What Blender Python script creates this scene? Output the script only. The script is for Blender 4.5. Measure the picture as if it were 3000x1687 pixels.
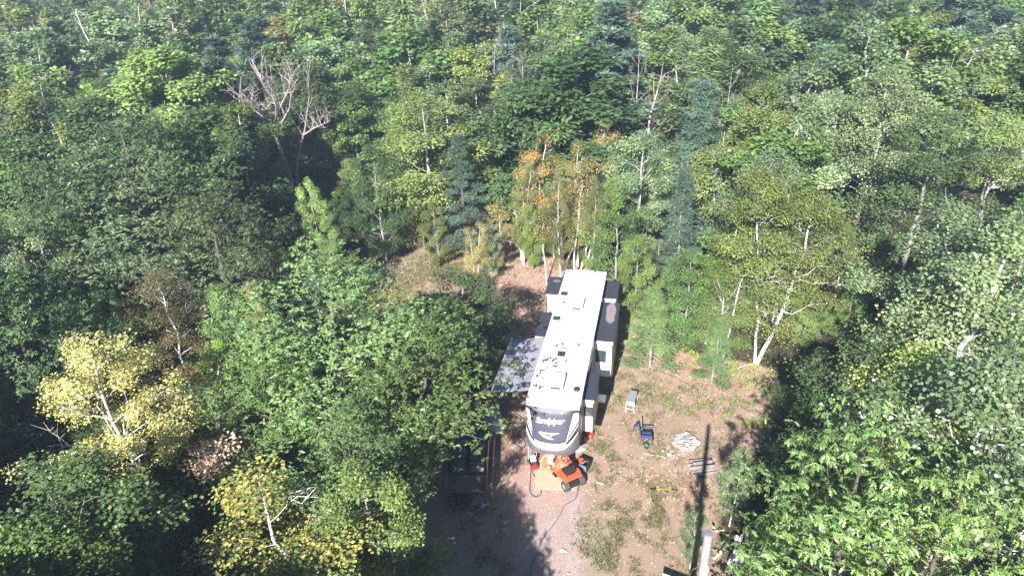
import bpy, bmesh, math, random
import numpy as np
from mathutils import Vector, Matrix

for o in list(bpy.data.objects): bpy.data.objects.remove(o)
C = bpy.context.scene.collection
SC = bpy.context.scene
R = math.radians

# ------------------------------------------------------------------ camera, sky, sun, exposure
CAM_H, PITCH, ROLL = 23.454, R(29.414), R(-2.542)
FPX = 2000.0                       # focal length in pixels of the 3000 px wide photograph
fw = Vector((0, math.cos(PITCH), -math.sin(PITCH)))
rt = Vector((1, 0, 0)); up = rt.cross(fw)
RR = rt * math.cos(ROLL) + up * math.sin(ROLL)
UU = -rt * math.sin(ROLL) + up * math.cos(ROLL)
cd = bpy.data.cameras.new('camera'); cam = bpy.data.objects.new('camera', cd); C.objects.link(cam)
cam.matrix_world = Matrix(((RR.x, UU.x, -fw.x, 0), (RR.y, UU.y, -fw.y, 0), (RR.z, UU.z, -fw.z, CAM_H), (0, 0, 0, 1)))
cd.sensor_width = 36; cd.lens = 36 * FPX / 3000; cd.clip_start = 0.5; cd.clip_end = 3000
SC.camera = cam

SUN_EL, SUN_AZ = R(33), R(19)      # light travels towards azimuth 19 deg east of +Y
sun_dir = Vector((-math.sin(SUN_AZ) * math.cos(SUN_EL), -math.cos(SUN_AZ) * math.cos(SUN_EL), math.sin(SUN_EL)))
w = bpy.data.worlds.new('World'); SC.world = w; w.use_nodes = True
nt = w.node_tree; bg = nt.nodes['Background']
sky = nt.nodes.new('ShaderNodeTexSky'); sky.sky_type = 'NISHITA'; sky.sun_disc = False
sky.sun_elevation = SUN_EL; sky.sun_rotation = math.atan2(sun_dir.x, sun_dir.y)
sky.air_density = 0.75; sky.dust_density = 0.1; sky.ozone_density = 4.0
nt.links.new(sky.outputs[0], bg.inputs[0]); bg.inputs[1].default_value = 0.05
sl = bpy.data.lights.new('sun', 'SUN'); sl.energy = 5.0; sl.angle = R(0.53); sl.color = (1.0, 0.955, 0.91)
so = bpy.data.objects.new('sun', sl); C.objects.link(so)
so.rotation_euler = sun_dir.to_track_quat('Z', 'Y').to_euler(); so.location = sun_dir * 100
SC.view_settings.view_transform = 'Standard'; SC.view_settings.look = 'None'
SC.view_settings.gamma = 1; SC.view_settings.use_curve_mapping = False
SC.view_settings.exposure = 1.62
SC.render.engine = 'CYCLES'
SC.cycles.max_bounces = 5; SC.cycles.diffuse_bounces = 2; SC.cycles.glossy_bounces = 2
SC.cycles.transmission_bounces = 3; SC.cycles.volume_bounces = 0; SC.cycles.transparent_max_bounces = 4

# ------------------------------------------------------------------ helpers
def spot(px, py, z=0.0):
    """World point at height z seen at this place of the photograph (3000 px wide)."""
    d = fw + RR * ((px - 1500) / FPX) - UU * ((py - 843.5) / FPX)
    t = (z - CAM_H) / d.z
    return Vector((d.x * t, d.y * t, z))

def tag(o, label=None, cat=None, group=None, kind=None):
    if label: o['label'] = label
    if cat: o['category'] = cat
    if group: o['group'] = group
    if kind: o['kind'] = kind
    return o

def empty(name, loc=(0, 0, 0), rz=0.0, label=None, cat=None, group=None):
    o = bpy.data.objects.new(name, None); C.objects.link(o)
    o.location = loc; o.rotation_euler = (0, 0, rz); o.empty_display_size = 0.2
    return tag(o, label, cat, group)

def link_mesh(name, me, m=None, parent=None):
    o = bpy.data.objects.new(name, me); C.objects.link(o)
    if m is not None and len(me.materials) == 0: me.materials.append(m)
    if parent is not None: o.parent = parent
    return o

def np_mesh(name, V, loops, starts, totals=None, attr=None, smooth=False):
    me = bpy.data.meshes.new(name)
    V = np.asarray(V, dtype=np.float32); loops = np.asarray(loops, dtype=np.int32).ravel()
    me.vertices.add(len(V)); me.vertices.foreach_set('co', V.ravel())
    me.loops.add(len(loops)); me.loops.foreach_set('vertex_index', loops)
    me.polygons.add(len(starts)); me.polygons.foreach_set('loop_start', np.asarray(starts, dtype=np.int32))
    me.update(calc_edges=True)
    if attr is not None:
        for k, a in attr.items():
            dom = 'FACE' if len(a) == len(starts) and len(a) != len(V) else 'POINT'
            at = me.attributes.new(k, 'FLOAT', dom); at.data.foreach_set('value', np.asarray(a, dtype=np.float32))
    if smooth: me.polygons.foreach_set('use_smooth', np.ones(len(starts), dtype=bool))
    me.validate()
    return me

class MB:
    """Collects simple shapes, then links them as ONE mesh object."""
    def __init__(s): s.bm = bmesh.new()
    def box(s, x0, x1, y0, y1, z0, z1, bev=0.0, M=None):
        t = bmesh.new(); bmesh.ops.create_cube(t, size=1)
        for v in t.verts:
            v.co = Vector((x0 + (v.co.x + .5) * (x1 - x0), y0 + (v.co.y + .5) * (y1 - y0), z0 + (v.co.z + .5) * (z1 - z0)))
        if bev > 0: bmesh.ops.bevel(t, geom=t.edges[:], offset=bev, segments=2, profile=.7, affect='EDGES')
        s._add(t, M); return s
    def _add(s, t, M=None):
        if M is not None: bmesh.ops.transform(t, matrix=M, verts=t.verts)
        me = bpy.data.meshes.new('tmp'); t.to_mesh(me); t.free(); s.bm.from_mesh(me); bpy.data.meshes.remove(me)
    def cyl(s, a, b, r0, r1=None, n=12, cap=True):
        a = Vector(a); b = Vector(b); r1 = r0 if r1 is None else r1
        t = bmesh.new(); bmesh.ops.create_cone(t, cap_ends=cap, segments=n, radius1=r0, radius2=r1, depth=(b - a).length)
        M = Matrix.Translation((a + b) / 2) @ (b - a).to_track_quat('Z', 'Y').to_matrix().to_4x4()
        s._add(t, M); return s
    def tube(s, pts, r, n=6):
        pts = [Vector(p) for p in pts]; rs = r if isinstance(r, (list, tuple)) else [r] * len(pts)
        rings = []
        for i, p in enumerate(pts):
            d = (pts[min(i + 1, len(pts) - 1)] - pts[max(i - 1, 0)]).normalized()
            q = d.to_track_quat('Z', 'Y')
            rings.append([s.bm.verts.new(p + q @ Vector((math.cos(k * 2 * math.pi / n) * rs[i], math.sin(k * 2 * math.pi / n) * rs[i], 0))) for k in range(n)])
        for i in range(len(rings) - 1):
            for k in range(n):
                s.bm.faces.new((rings[i][k], rings[i][(k + 1) % n], rings[i + 1][(k + 1) % n], rings[i + 1][k]))
        s.bm.faces.new(rings[0][::-1]); s.bm.faces.new(rings[-1]); return s
    def poly(s, pts, thick=None, axis=(0, 0, 1)):
        t = bmesh.new(); vs = [t.verts.new(Vector(p)) for p in pts]; f = t.faces.new(vs)
        if thick:
            r = bmesh.ops.extrude_face_region(t, geom=[f]); nv = [g for g in r['geom'] if isinstance(g, bmesh.types.BMVert)]
            bmesh.ops.translate(t, verts=nv, vec=Vector(axis) * thick)
        bmesh.ops.recalc_face_normals(t, faces=t.faces[:]); s._add(t); return s
    def lathe(s, prof, n=20, M=None):
        t = bmesh.new(); rings = []
        for (r, z) in prof:
            rings.append([t.verts.new((math.cos(k * 2 * math.pi / n) * max(r, 1e-4), math.sin(k * 2 * math.pi / n) * max(r, 1e-4), z)) for k in range(n)])
        for i in range(len(rings) - 1):
            for k in range(n): t.faces.new((rings[i][k], rings[i][(k + 1) % n], rings[i + 1][(k + 1) % n], rings[i + 1][k]))
        bmesh.ops.remove_doubles(t, verts=t.verts[:], dist=5e-4); s._add(t, M); return s
    def rock(s, c, r, seed, sub=1, flat=.7):
        t = bmesh.new(); bmesh.ops.create_icosphere(t, subdivisions=sub, radius=1)
        rn = random.Random(seed); sx, sy, sz = rn.uniform(.75, 1.2), rn.uniform(.75, 1.2), rn.uniform(.7, 1.0) * flat
        for v in t.verts: v.co = Vector((v.co.x * sx, v.co.y * sy, v.co.z * sz)) * r * rn.uniform(.78, 1.18)
        s._add(t, Matrix.Translation(Vector(c)) @ Matrix.Rotation(rn.uniform(0, 6.3), 4, 'Z')); return s
    def build(s, name, m, parent=None, smooth=False):
        me = bpy.data.meshes.new(name); s.bm.to_mesh(me); s.bm.free()
        if smooth:
            me.polygons.foreach_set('use_smooth', [True] * len(me.polygons))
            try: me.set_sharp_from_angle(angle=R(35))
            except Exception: pass
        return link_mesh(name, me, m, parent)

# ------------------------------------------------------------------ materials
def lk(nt, a, b): nt.links.new(a, b)
def mat(name, col, rough=.6, metal=0., var=.15, scale=3., bump=0., spec=.5, col2=None, coat=0.):
    m = bpy.data.materials.new(name); m.use_nodes = True; nt = m.node_tree; b = nt.nodes['Principled BSDF']
    b.inputs['Roughness'].default_value = rough; b.inputs['Metallic'].default_value = metal
    b.inputs['Specular IOR Level'].default_value = spec; b.inputs['Coat Weight'].default_value = coat
    tc = nt.nodes.new('ShaderNodeTexCoord'); n = nt.nodes.new('ShaderNodeTexNoise'); n.inputs['Scale'].default_value = scale
    n.inputs['Detail'].default_value = 6; n.inputs['Roughness'].default_value = .6
    lk(nt, tc.outputs['Object'], n.inputs['Vector'])
    cr = nt.nodes.new('ShaderNodeValToRGB'); cr.color_ramp.elements[0].position = .3; cr.color_ramp.elements[1].position = .7
    c2 = col2 if col2 else tuple(min(1, c * (1 + var)) for c in col)
    c1 = col if col2 else tuple(c * (1 - var) for c in col)
    cr.color_ramp.elements[0].color = (*c1, 1); cr.color_ramp.elements[1].color = (*c2, 1)
    lk(nt, n.outputs[0], cr.inputs[0]); lk(nt, cr.outputs[0], b.inputs['Base Color'])
    if bump:
        bp = nt.nodes.new('ShaderNodeBump'); bp.inputs['Strength'].default_value = bump; bp.inputs['Distance'].default_value = .02
        n2 = nt.nodes.new('ShaderNodeTexNoise'); n2.inputs['Scale'].default_value = scale * 6; n2.inputs['Detail'].default_value = 4
        lk(nt, tc.outputs['Object'], n2.inputs['Vector']); lk(nt, n2.outputs[0], bp.inputs['Height']); lk(nt, bp.outputs[0], b.inputs['Normal'])
    return m

def leaf_mat(name, cols, trans=.24, rough=.5, spec=.35, clump=.35):
    """cols: list of (position, rgb) for the per-leaf value."""
    m = bpy.data.materials.new(name); m.use_nodes = True; nt = m.node_tree; b = nt.nodes['Principled BSDF']; out = nt.nodes['Material Output']
    at = nt.nodes.new('ShaderNodeAttribute'); at.attribute_name = 'v'
    cr = nt.nodes.new('ShaderNodeValToRGB'); el = cr.color_ramp.elements
    while len(el) < len(cols): el.new(.5)
    for e, (p, c) in zip(el, cols): e.position = p; e.color = (*c, 1)
    lk(nt, at.outputs['Fac'], cr.inputs[0])
    oi = nt.nodes.new('ShaderNodeObjectInfo'); tc = nt.nodes.new('ShaderNodeTexCoord')
    no = nt.nodes.new('ShaderNodeTexNoise'); no.inputs['Scale'].default_value = .55; no.inputs['Detail'].default_value = 2
    lk(nt, tc.outputs['Object'], no.inputs['Vector'])
    mr = nt.nodes.new('ShaderNodeMapRange'); mr.inputs[1].default_value = .3; mr.inputs[2].default_value = .7
    mr.inputs[3].default_value = 1 - clump; mr.inputs[4].default_value = 1 + clump; lk(nt, no.outputs[0], mr.inputs[0])
    mo = nt.nodes.new('ShaderNodeMapRange'); mo.inputs[3].default_value = 1.0; mo.inputs[4].default_value = 1.6; lk(nt, oi.outputs['Random'], mo.inputs[0])
    mu = nt.nodes.new('ShaderNodeMath'); mu.operation = 'MULTIPLY'; lk(nt, mr.outputs[0], mu.inputs[0]); lk(nt, mo.outputs[0], mu.inputs[1])
    mh = nt.nodes.new('ShaderNodeMapRange'); mh.inputs[3].default_value = .483; mh.inputs[4].default_value = .517
    m7 = nt.nodes.new('ShaderNodeMath'); m7.operation = 'MULTIPLY'; m7.inputs[1].default_value = 7.3; lk(nt, oi.outputs['Random'], m7.inputs[0])
    fr = nt.nodes.new('ShaderNodeMath'); fr.operation = 'FRACT'; lk(nt, m7.outputs[0], fr.inputs[0]); lk(nt, fr.outputs[0], mh.inputs[0])
    hs = nt.nodes.new('ShaderNodeHueSaturation'); lk(nt, mh.outputs[0], hs.inputs['Hue']); lk(nt, mu.outputs[0], hs.inputs['Value']); lk(nt, cr.outputs[0], hs.inputs['Color'])
    hs.inputs['Saturation'].default_value = .93
    lk(nt, hs.outputs[0], b.inputs['Base Color']); b.inputs['Roughness'].default_value = rough; b.inputs['Specular IOR Level'].default_value = spec
    tr = nt.nodes.new('ShaderNodeBsdfTranslucent'); mx = nt.nodes.new('ShaderNodeMixShader'); mx.inputs[0].default_value = trans
    h2 = nt.nodes.new('ShaderNodeHueSaturation'); h2.inputs['Hue'].default_value = .49; h2.inputs['Value'].default_value = 1.5; lk(nt, hs.outputs[0], h2.inputs['Color'])
    lk(nt, h2.outputs[0], tr.inputs['Color']); lk(nt, b.outputs[0], mx.inputs[1]); lk(nt, tr.outputs[0], mx.inputs[2]); lk(nt, mx.outputs[0], out.inputs[0])
    return m

LM = {
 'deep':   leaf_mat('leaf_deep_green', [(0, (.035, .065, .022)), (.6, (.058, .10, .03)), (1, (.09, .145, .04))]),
 'oak':    leaf_mat('leaf_oak_green', [(0, (.06, .115, .028)), (.5, (.095, .165, .04)), (1, (.14, .22, .055))], spec=.5, rough=.42),
 'star':   leaf_mat('leaf_oak_fresh_green', [(0, (.068, .14, .03)), (.5, (.108, .19, .042)), (.9, (.17, .255, .064)), (1, (.28, .31, .09))], spec=.6, rough=.36, clump=.2),
 'feather': leaf_mat('leaf_oak_pale_green', [(0, (.075, .135, .045)), (.5, (.12, .195, .06)), (1, (.18, .26, .085))], spec=.6, rough=.4, clump=.25),  # paler oak green for the big oak and the one below it
 'gold':   leaf_mat('leaf_birch_gold', [(0, (.08, .12, .03)), (.45, (.15, .18, .045)), (.7, (.30, .26, .06)), (.88, (.54, .38, .08)), (1, (.70, .42, .12))], clump=.3),
 'drab':   leaf_mat('leaf_drab_green', [(0, (.055, .085, .035)), (.5, (.085, .125, .045)), (.94, (.13, .16, .06)), (1, (.24, .14, .07))], spec=.5, rough=.42),
 'maple':  leaf_mat('leaf_maple_green', [(0, (.06, .11, .025)), (.6, (.10, .165, .035)), (1, (.16, .22, .045))]),
 'bright': leaf_mat('leaf_yellow_green', [(0, (.12, .19, .04)), (.5, (.19, .27, .06)), (.9, (.27, .34, .09)), (1, (.34, .36, .10))], clump=.22),
 'lime':   leaf_mat('leaf_lime_green', [(0, (.09, .18, .02)), (.6, (.16, .28, .03)), (1, (.24, .36, .04))], clump=.2),
 'aspen':  leaf_mat('leaf_aspen_grey_green', [(0, (.085, .135, .05)), (.5, (.135, .195, .075)), (.85, (.18, .25, .11)), (1, (.25, .32, .15))], spec=.7, rough=.38),
 'birch':  leaf_mat('leaf_birch_olive', [(0, (.075, .11, .026)), (.5, (.12, .16, .036)), (.93, (.18, .21, .05)), (1, (.38, .30, .05))]),
 'fall':   leaf_mat('leaf_birch_turning', [(0, (.09, .12, .035)), (.4, (.16, .17, .05)), (.65, (.27, .22, .065)), (.85, (.42, .28, .08)), (1, (.58, .34, .10))], clump=.25),
 'yellow': leaf_mat('leaf_aspen_yellow', [(0, (.16, .21, .05)), (.3, (.32, .34, .09)), (.6, (.6, .53, .15)), (1, (.88, .8, .36))], clump=.2, spec=.6, rough=.4),
 'orange': leaf_mat('leaf_orange', [(0, (.13, .14, .035)), (.3, (.26, .19, .05)), (.6, (.40, .24, .06)), (1, (.56, .30, .08))], clump=.2),
 'rust':   leaf_mat('leaf_rust_brown', [(0, (.05, .07, .02)), (.5, (.10, .10, .03)), (.8, (.20, .13, .04)), (1, (.38, .22, .06))]),
 'pale':   leaf_mat('leaf_dry_pink', [(0, (.25, .19, .11)), (.5, (.48, .34, .23)), (1, (.65, .5, .38))], clump=.1),
 'pine':   leaf_mat('needle_pine_blue_green', [(0, (.045, .085, .055)), (.6, (.075, .125, .085)), (1, (.11, .17, .12))], trans=.15),
 'larch':  leaf_mat('needle_larch_grey_green', [(0, (.10, .17, .055)), (.6, (.15, .22, .075)), (1, (.20, .27, .10))], trans=.2),
}
def bark(name, c1, c2, sc=4, bump=.6): return mat(name, c1, rough=.85, scale=sc, bump=bump, col2=c2, spec=.2)
BK = {
 'dark': bark('bark_dark', (.06, .05, .04), (.14, .12, .10)),
 'grey': bark('bark_grey', (.18, .17, .16), (.34, .32, .30)),
 'dead': bark('bark_dead_pale', (.26, .22, .21), (.48, .42, .40)),
}
def white_bark(name, base, dark):
    m = bpy.data.materials.new(name); m.use_nodes = True; nt = m.node_tree; b = nt.nodes['Principled BSDF']; b.inputs['Roughness'].default_value = .7
    tc = nt.nodes.new('ShaderNodeTexCoord'); mp = nt.nodes.new('ShaderNodeMapping'); mp.inputs['Scale'].default_value = (1.5, 1.5, 7)
    n = nt.nodes.new('ShaderNodeTexNoise'); n.inputs['Scale'].default_value = 1.6; n.inputs['Detail'].default_value = 5
    cr = nt.nodes.new('ShaderNodeValToRGB'); e = cr.color_ramp.elements; e[0].position = .34; e[0].color = (*dark, 1); e[1].position = .44; e[1].color = (*base, 1)
    lk(nt, tc.outputs['Object'], mp.inputs[0]); lk(nt, mp.outputs[0], n.inputs['Vector']); lk(nt, n.outputs[0], cr.inputs[0]); lk(nt, cr.outputs[0], b.inputs['Base Color'])
    return m
BK['birch'] = white_bark('bark_birch_white', (.62, .58, .56), (.14, .12, .11))
BK['aspen'] = white_bark('bark_aspen_pale', (.46, .46, .42), (.12, .12, .10))

# ------------------------------------------------------------------ ground
CLEAR = [(7.6, 10), (7.6, 17.7), (8.6, 20.9), (10.8, 24.4), (14.0, 27.6), (14.6, 31.0), (11.4, 32.4), (8.6, 34.2), (7.6, 37.5), (7.5, 43.1), (6.4, 45.2),
         (3.2, 46.2), (1.8, 49.4), (-0.3, 56.8), (-2.6, 54.8), (-6.8, 49.4), (-10.8, 42.4), (-9.8, 39.2), (-5.5, 41.2), (-1.8, 40.4), (-2.2, 36.4), (-2.0, 31), (-4.6, 27.2), (-5.2, 22), (-6.0, 18.4), (-6, 10)]
def inside(x, y, poly=CLEAR):
    c = np.zeros(np.shape(x), bool); n = len(poly)
    for i in range(n):
        (x1, y1), (x2, y2) = poly[i], poly[(i + 1) % n]
        cond = ((y1 > y) != (y2 > y))
        with np.errstate(divide='ignore', invalid='ignore'):
            xi = (x2 - x1) * (y - y1) / ((y2 - y1) if y2 != y1 else 1e-9) + x1
        c ^= cond & (x < xi)
    return c
def edist(x, y, poly=CLEAR):
    d = np.full(np.shape(x), 1e9)
    for i in range(len(poly)):
        a = np.array(poly[i]); b = np.array(poly[(i + 1) % len(poly)]); ab = b - a
        t = np.clip(((x - a[0]) * ab[0] + (y - a[1]) * ab[1]) / (ab @ ab), 0, 1)
        d = np.minimum(d, np.hypot(x - a[0] - t * ab[0], y - a[1] - t * ab[1]))
    return d
def blob(x, y, cx, cy, rx, ry, rot=0):
    c, s = math.cos(rot), math.sin(rot); u = ((x - cx) * c + (y - cy) * s) / rx; v = (-(x - cx) * s + (y - cy) * c) / ry
    return np.exp(-(u * u + v * v))
def vnoise(x, y, s, seed):
    rg = np.random.RandomState(seed); g = rg.rand(64, 64)
    u = x / s; v = y / s; i = np.floor(u).astype(int); j = np.floor(v).astype(int); fu = u - i; fv = v - j
    fu = fu * fu * (3 - 2 * fu); fv = fv * fv * (3 - 2 * fv)
    G = lambda a, b: g[a % 64, b % 64]
    return (G(i, j) * (1 - fu) + G(i + 1, j) * fu) * (1 - fv) + (G(i, j + 1) * (1 - fu) + G(i + 1, j + 1) * fu) * fv
def gz(x, y):
    """Ground height: slightly uneven, falling away gently far behind."""
    x = np.asarray(x, float); y = np.asarray(y, float)
    k = np.clip((edist(x, y)) / 6, 0, 1) * (~inside(x, y))
    return k * (vnoise(x, y, 9, 3) - .5) * 1.6 + (vnoise(x, y, 1.3, 5) - .5) * .05
def gzf(x, y): return float(gz(np.array([x]), np.array([y]))[0])

def axis(lo, hi, d0, d1, step, big):
    a = list(np.arange(d0, d1, step)); v = d0; s = step
    pre = []
    while v > lo: s = min(s * 1.25, big); v -= s; pre.append(v)
    v = a[-1]; s = step; post = []
    while v < hi: s = min(s * 1.25, big); v += s; post.append(v)
    return np.array(pre[::-1] + a + post)
xs = axis(-900, 900, -13, 16, .27, 60); ys = axis(-300, 1500, 13, 60, .27, 60)
X, Y = np.meshgrid(xs, ys); Z = gz(X, Y)
near = (abs(X) < 30) & (Y > 5) & (Y < 70)
Z = Z + near * (vnoise(X, Y, .5, 7) - .5) * .045
cl = inside(X, Y); ed = edist(X, Y); n1 = vnoise(X, Y, 2.2, 1); n2 = vnoise(X, Y, .8, 2)
clf = np.clip(np.where(cl, .5 + ed / 1.2, .5 - ed / 1.2) + (n1 - .5) * .8, 0, 1)
# grass amount, litter amount and gravelly pad
grass = .42 + 1.1 * blob(X, Y, 5.2, 20.6, 3.0, 2.2) + .5 * blob(X, Y, 7.5, 28.5, 4, 4) + .5 * blob(X, Y, 3.2, 18.0, 2.5, 2) + .5 * blob(X, Y, -1.0, 20, 1.8, 3) + 1.6 * blob(X, Y, -5.5, 45, 6, 3, .8)
grass = np.clip(grass * (.55 + .5 * n2) * (.6 + .8 * n1), 0, 1) * clf
grass -= .9 * blob(X, Y, 1.2, 20.5, 1.3, 3.5) + .5 * blob(X, Y, 1.3, 24, 2.2, 2.2)
litter = 1.0 * blob(X, Y, 7.0, 22.3, 1.6, 1.2) + .9 * blob(X, Y, 10.5, 31, 3, 2.2) + 1.0 * blob(X, Y, 4.5, 45.5, 3.5, 1.8) + .9 * blob(X, Y, .6, 41.5, 2.4, 3.5, .4) + .1 * blob(X, Y, -6.5, 44, 5, 2.5, .9) + .35
litter = np.clip(litter * (.3 + n1 * .9), 0, 1)
gravel = np.clip(1.2 * blob(X, Y, -2.4, 18.4, 3.2, 3.0) + 1.1 * blob(X, Y, 1.5, 19.0, 1.8, 3.0), 0, 1) * (.5 + .6 * n1)
for off in (-.95, .95):      # worn wheel tracks up to the trailer
    cxr = .9 + (Y - 18) * .12 + off + .15 * np.sin(Y * .6); rut = np.exp(-((X - cxr) / .28) ** 2) * (Y < 23.5) * (Y > 12)
    gravel = gravel + .55 * rut * (.5 + n2); grass = grass - .6 * rut; litter = litter * (1 - .7 * rut); Z = Z - .045 * rut
ny, nx = X.shape
idx = np.arange(nx * ny).reshape(ny, nx)
q = np.stack([idx[:-1, :-1], idx[:-1, 1:], idx[1:, 1:], idx[1:, :-1]], -1).reshape(-1, 4)
gme = np_mesh('ground', np.stack([X, Y, Z], -1).reshape(-1, 3), q, np.arange(len(q)) * 4,
              attr={'clear': clf.ravel(), 'grass': np.clip(grass, 0, 1).ravel(), 'litter': litter.ravel(), 'gravel': np.clip(gravel, 0, 1).ravel()}, smooth=True)
def ground_mat():
    m = bpy.data.materials.new('ground_soil'); m.use_nodes = True; nt = m.node_tree; b = nt.nodes['Principled BSDF']; b.inputs['Roughness'].default_value = .95; b.inputs['Specular IOR Level'].default_value = .15
    tc = nt.nodes.new('ShaderNodeTexCoord')
    def noise(s, d=6, r=.65):
        n = nt.nodes.new('ShaderNodeTexNoise'); n.inputs['Scale'].default_value = s; n.inputs['Detail'].default_value = d; n.inputs['Roughness'].default_value = r; lk(nt, tc.outputs['Object'], n.inputs['Vector']); return n.outputs[0]
    def ramp(src, els):
        c = nt.nodes.new('ShaderNodeValToRGB'); e = c.color_ramp.elements
        while len(e) < len(els): e.new(.5)
        for a, (p, col) in zip(e, els): a.position = p; a.color = (*col, 1) if len(col) == 3 else col
        lk(nt, src, c.inputs[0]); return c.outputs[0]
    def mix(f, a, b_):
        x = nt.nodes.new('ShaderNodeMix'); x.data_type = 'RGBA'; lk(nt, f, x.inputs[0]); lk(nt, a, x.inputs[6]); lk(nt, b_, x.inputs[7]); return x.outputs[2]
    def attr(n):
        a = nt.nodes.new('ShaderNodeAttribute'); a.attribute_name = n; return a.outputs['Fac']
    def math_(op, a, b_=None, v=None):
        x = nt.nodes.new('ShaderNodeMath'); x.operation = op; x.use_clamp = True; lk(nt, a, x.inputs[0])
        if b_ is not None: lk(nt, b_, x.inputs[1])
        else: x.inputs[1].default_value = v
        return x.outputs[0]
    n_f = noise(26, 8, .75); n_m = noise(5, 6, .6); n_l = noise(.8, 4)
    dirt = mix(ramp(n_l, [(.35, (0, 0, 0)), (.65, (1, 1, 1))]), ramp(n_f, [(.3, (.24, .155, .13)), (.5, (.385, .26, .225)), (.7, (.54, .40, .35))]),
               ramp(n_f, [(.3, (.21, .135, .10)), (.5, (.335, .225, .17)), (.72, (.49, .35, .27))]))
    grav = ramp(n_f, [(.3, (.24, .195, .18)), (.52, (.38, .31, .29)), (.72, (.54, .46, .43))])
    c = mix(math_('MULTIPLY', attr('gravel'), n_m, None) if False else attr('gravel'), dirt, grav)
    vo = nt.nodes.new('ShaderNodeTexVoronoi'); vo.inputs['Scale'].default_value = 14; lk(nt, tc.outputs['Object'], vo.inputs['Vector'])
    lit = ramp(vo.outputs['Color'], [(0, (.2, .12, .09)), (.4, (.38, .23, .17)), (.7, (.5, .34, .26)), (1, (.62, .48, .41))])
    lf = math_('MULTIPLY', attr('litter'), ramp(n_m, [(.35, (0, 0, 0)), (.6, (1, 1, 1))]))
    c = mix(lf, c, lit)
    gr = ramp(n_f, [(.3, (.085, .105, .045)), (.5, (.16, .17, .08)), (.72, (.27, .25, .13))])
    gf = math_('MULTIPLY', math_('SUBTRACT', math_('ADD', attr('grass'), ramp(n_m, [(.3, (0, 0, 0)), (.7, (1, 1, 1))])), None, .62), None, 1.7)
    gf = math_('MULTIPLY', math_('MULTIPLY', gf, math_('MULTIPLY', attr('grass'), None, 2.0)), ramp(noise(13, 5, .8), [(.36, (0, 0, 0)), (.62, (.85, .85, .85))]))
    c = mix(gf, c, gr)
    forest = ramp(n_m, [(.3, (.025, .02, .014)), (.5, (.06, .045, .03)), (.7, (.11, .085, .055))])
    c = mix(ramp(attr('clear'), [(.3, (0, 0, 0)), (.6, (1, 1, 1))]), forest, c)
    lk(nt, c, b.inputs['Base Color'])
    bp = nt.nodes.new('ShaderNodeBump'); bp.inputs['Strength'].default_value = .9; bp.inputs['Distance'].default_value = .05; lk(nt, n_f, bp.inputs['Height']); lk(nt, bp.outputs[0], b.inputs['Normal'])
    return m
g = link_mesh('ground', gme, ground_mat()); tag(g, 'pinkish bare dirt and thin grass of the clearing running into dark forest floor', kind='structure')

# ------------------------------------------------------------------ trees
def nrm(a): return a / np.maximum(np.linalg.norm(a, axis=-1, keepdims=True), 1e-9)

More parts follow.
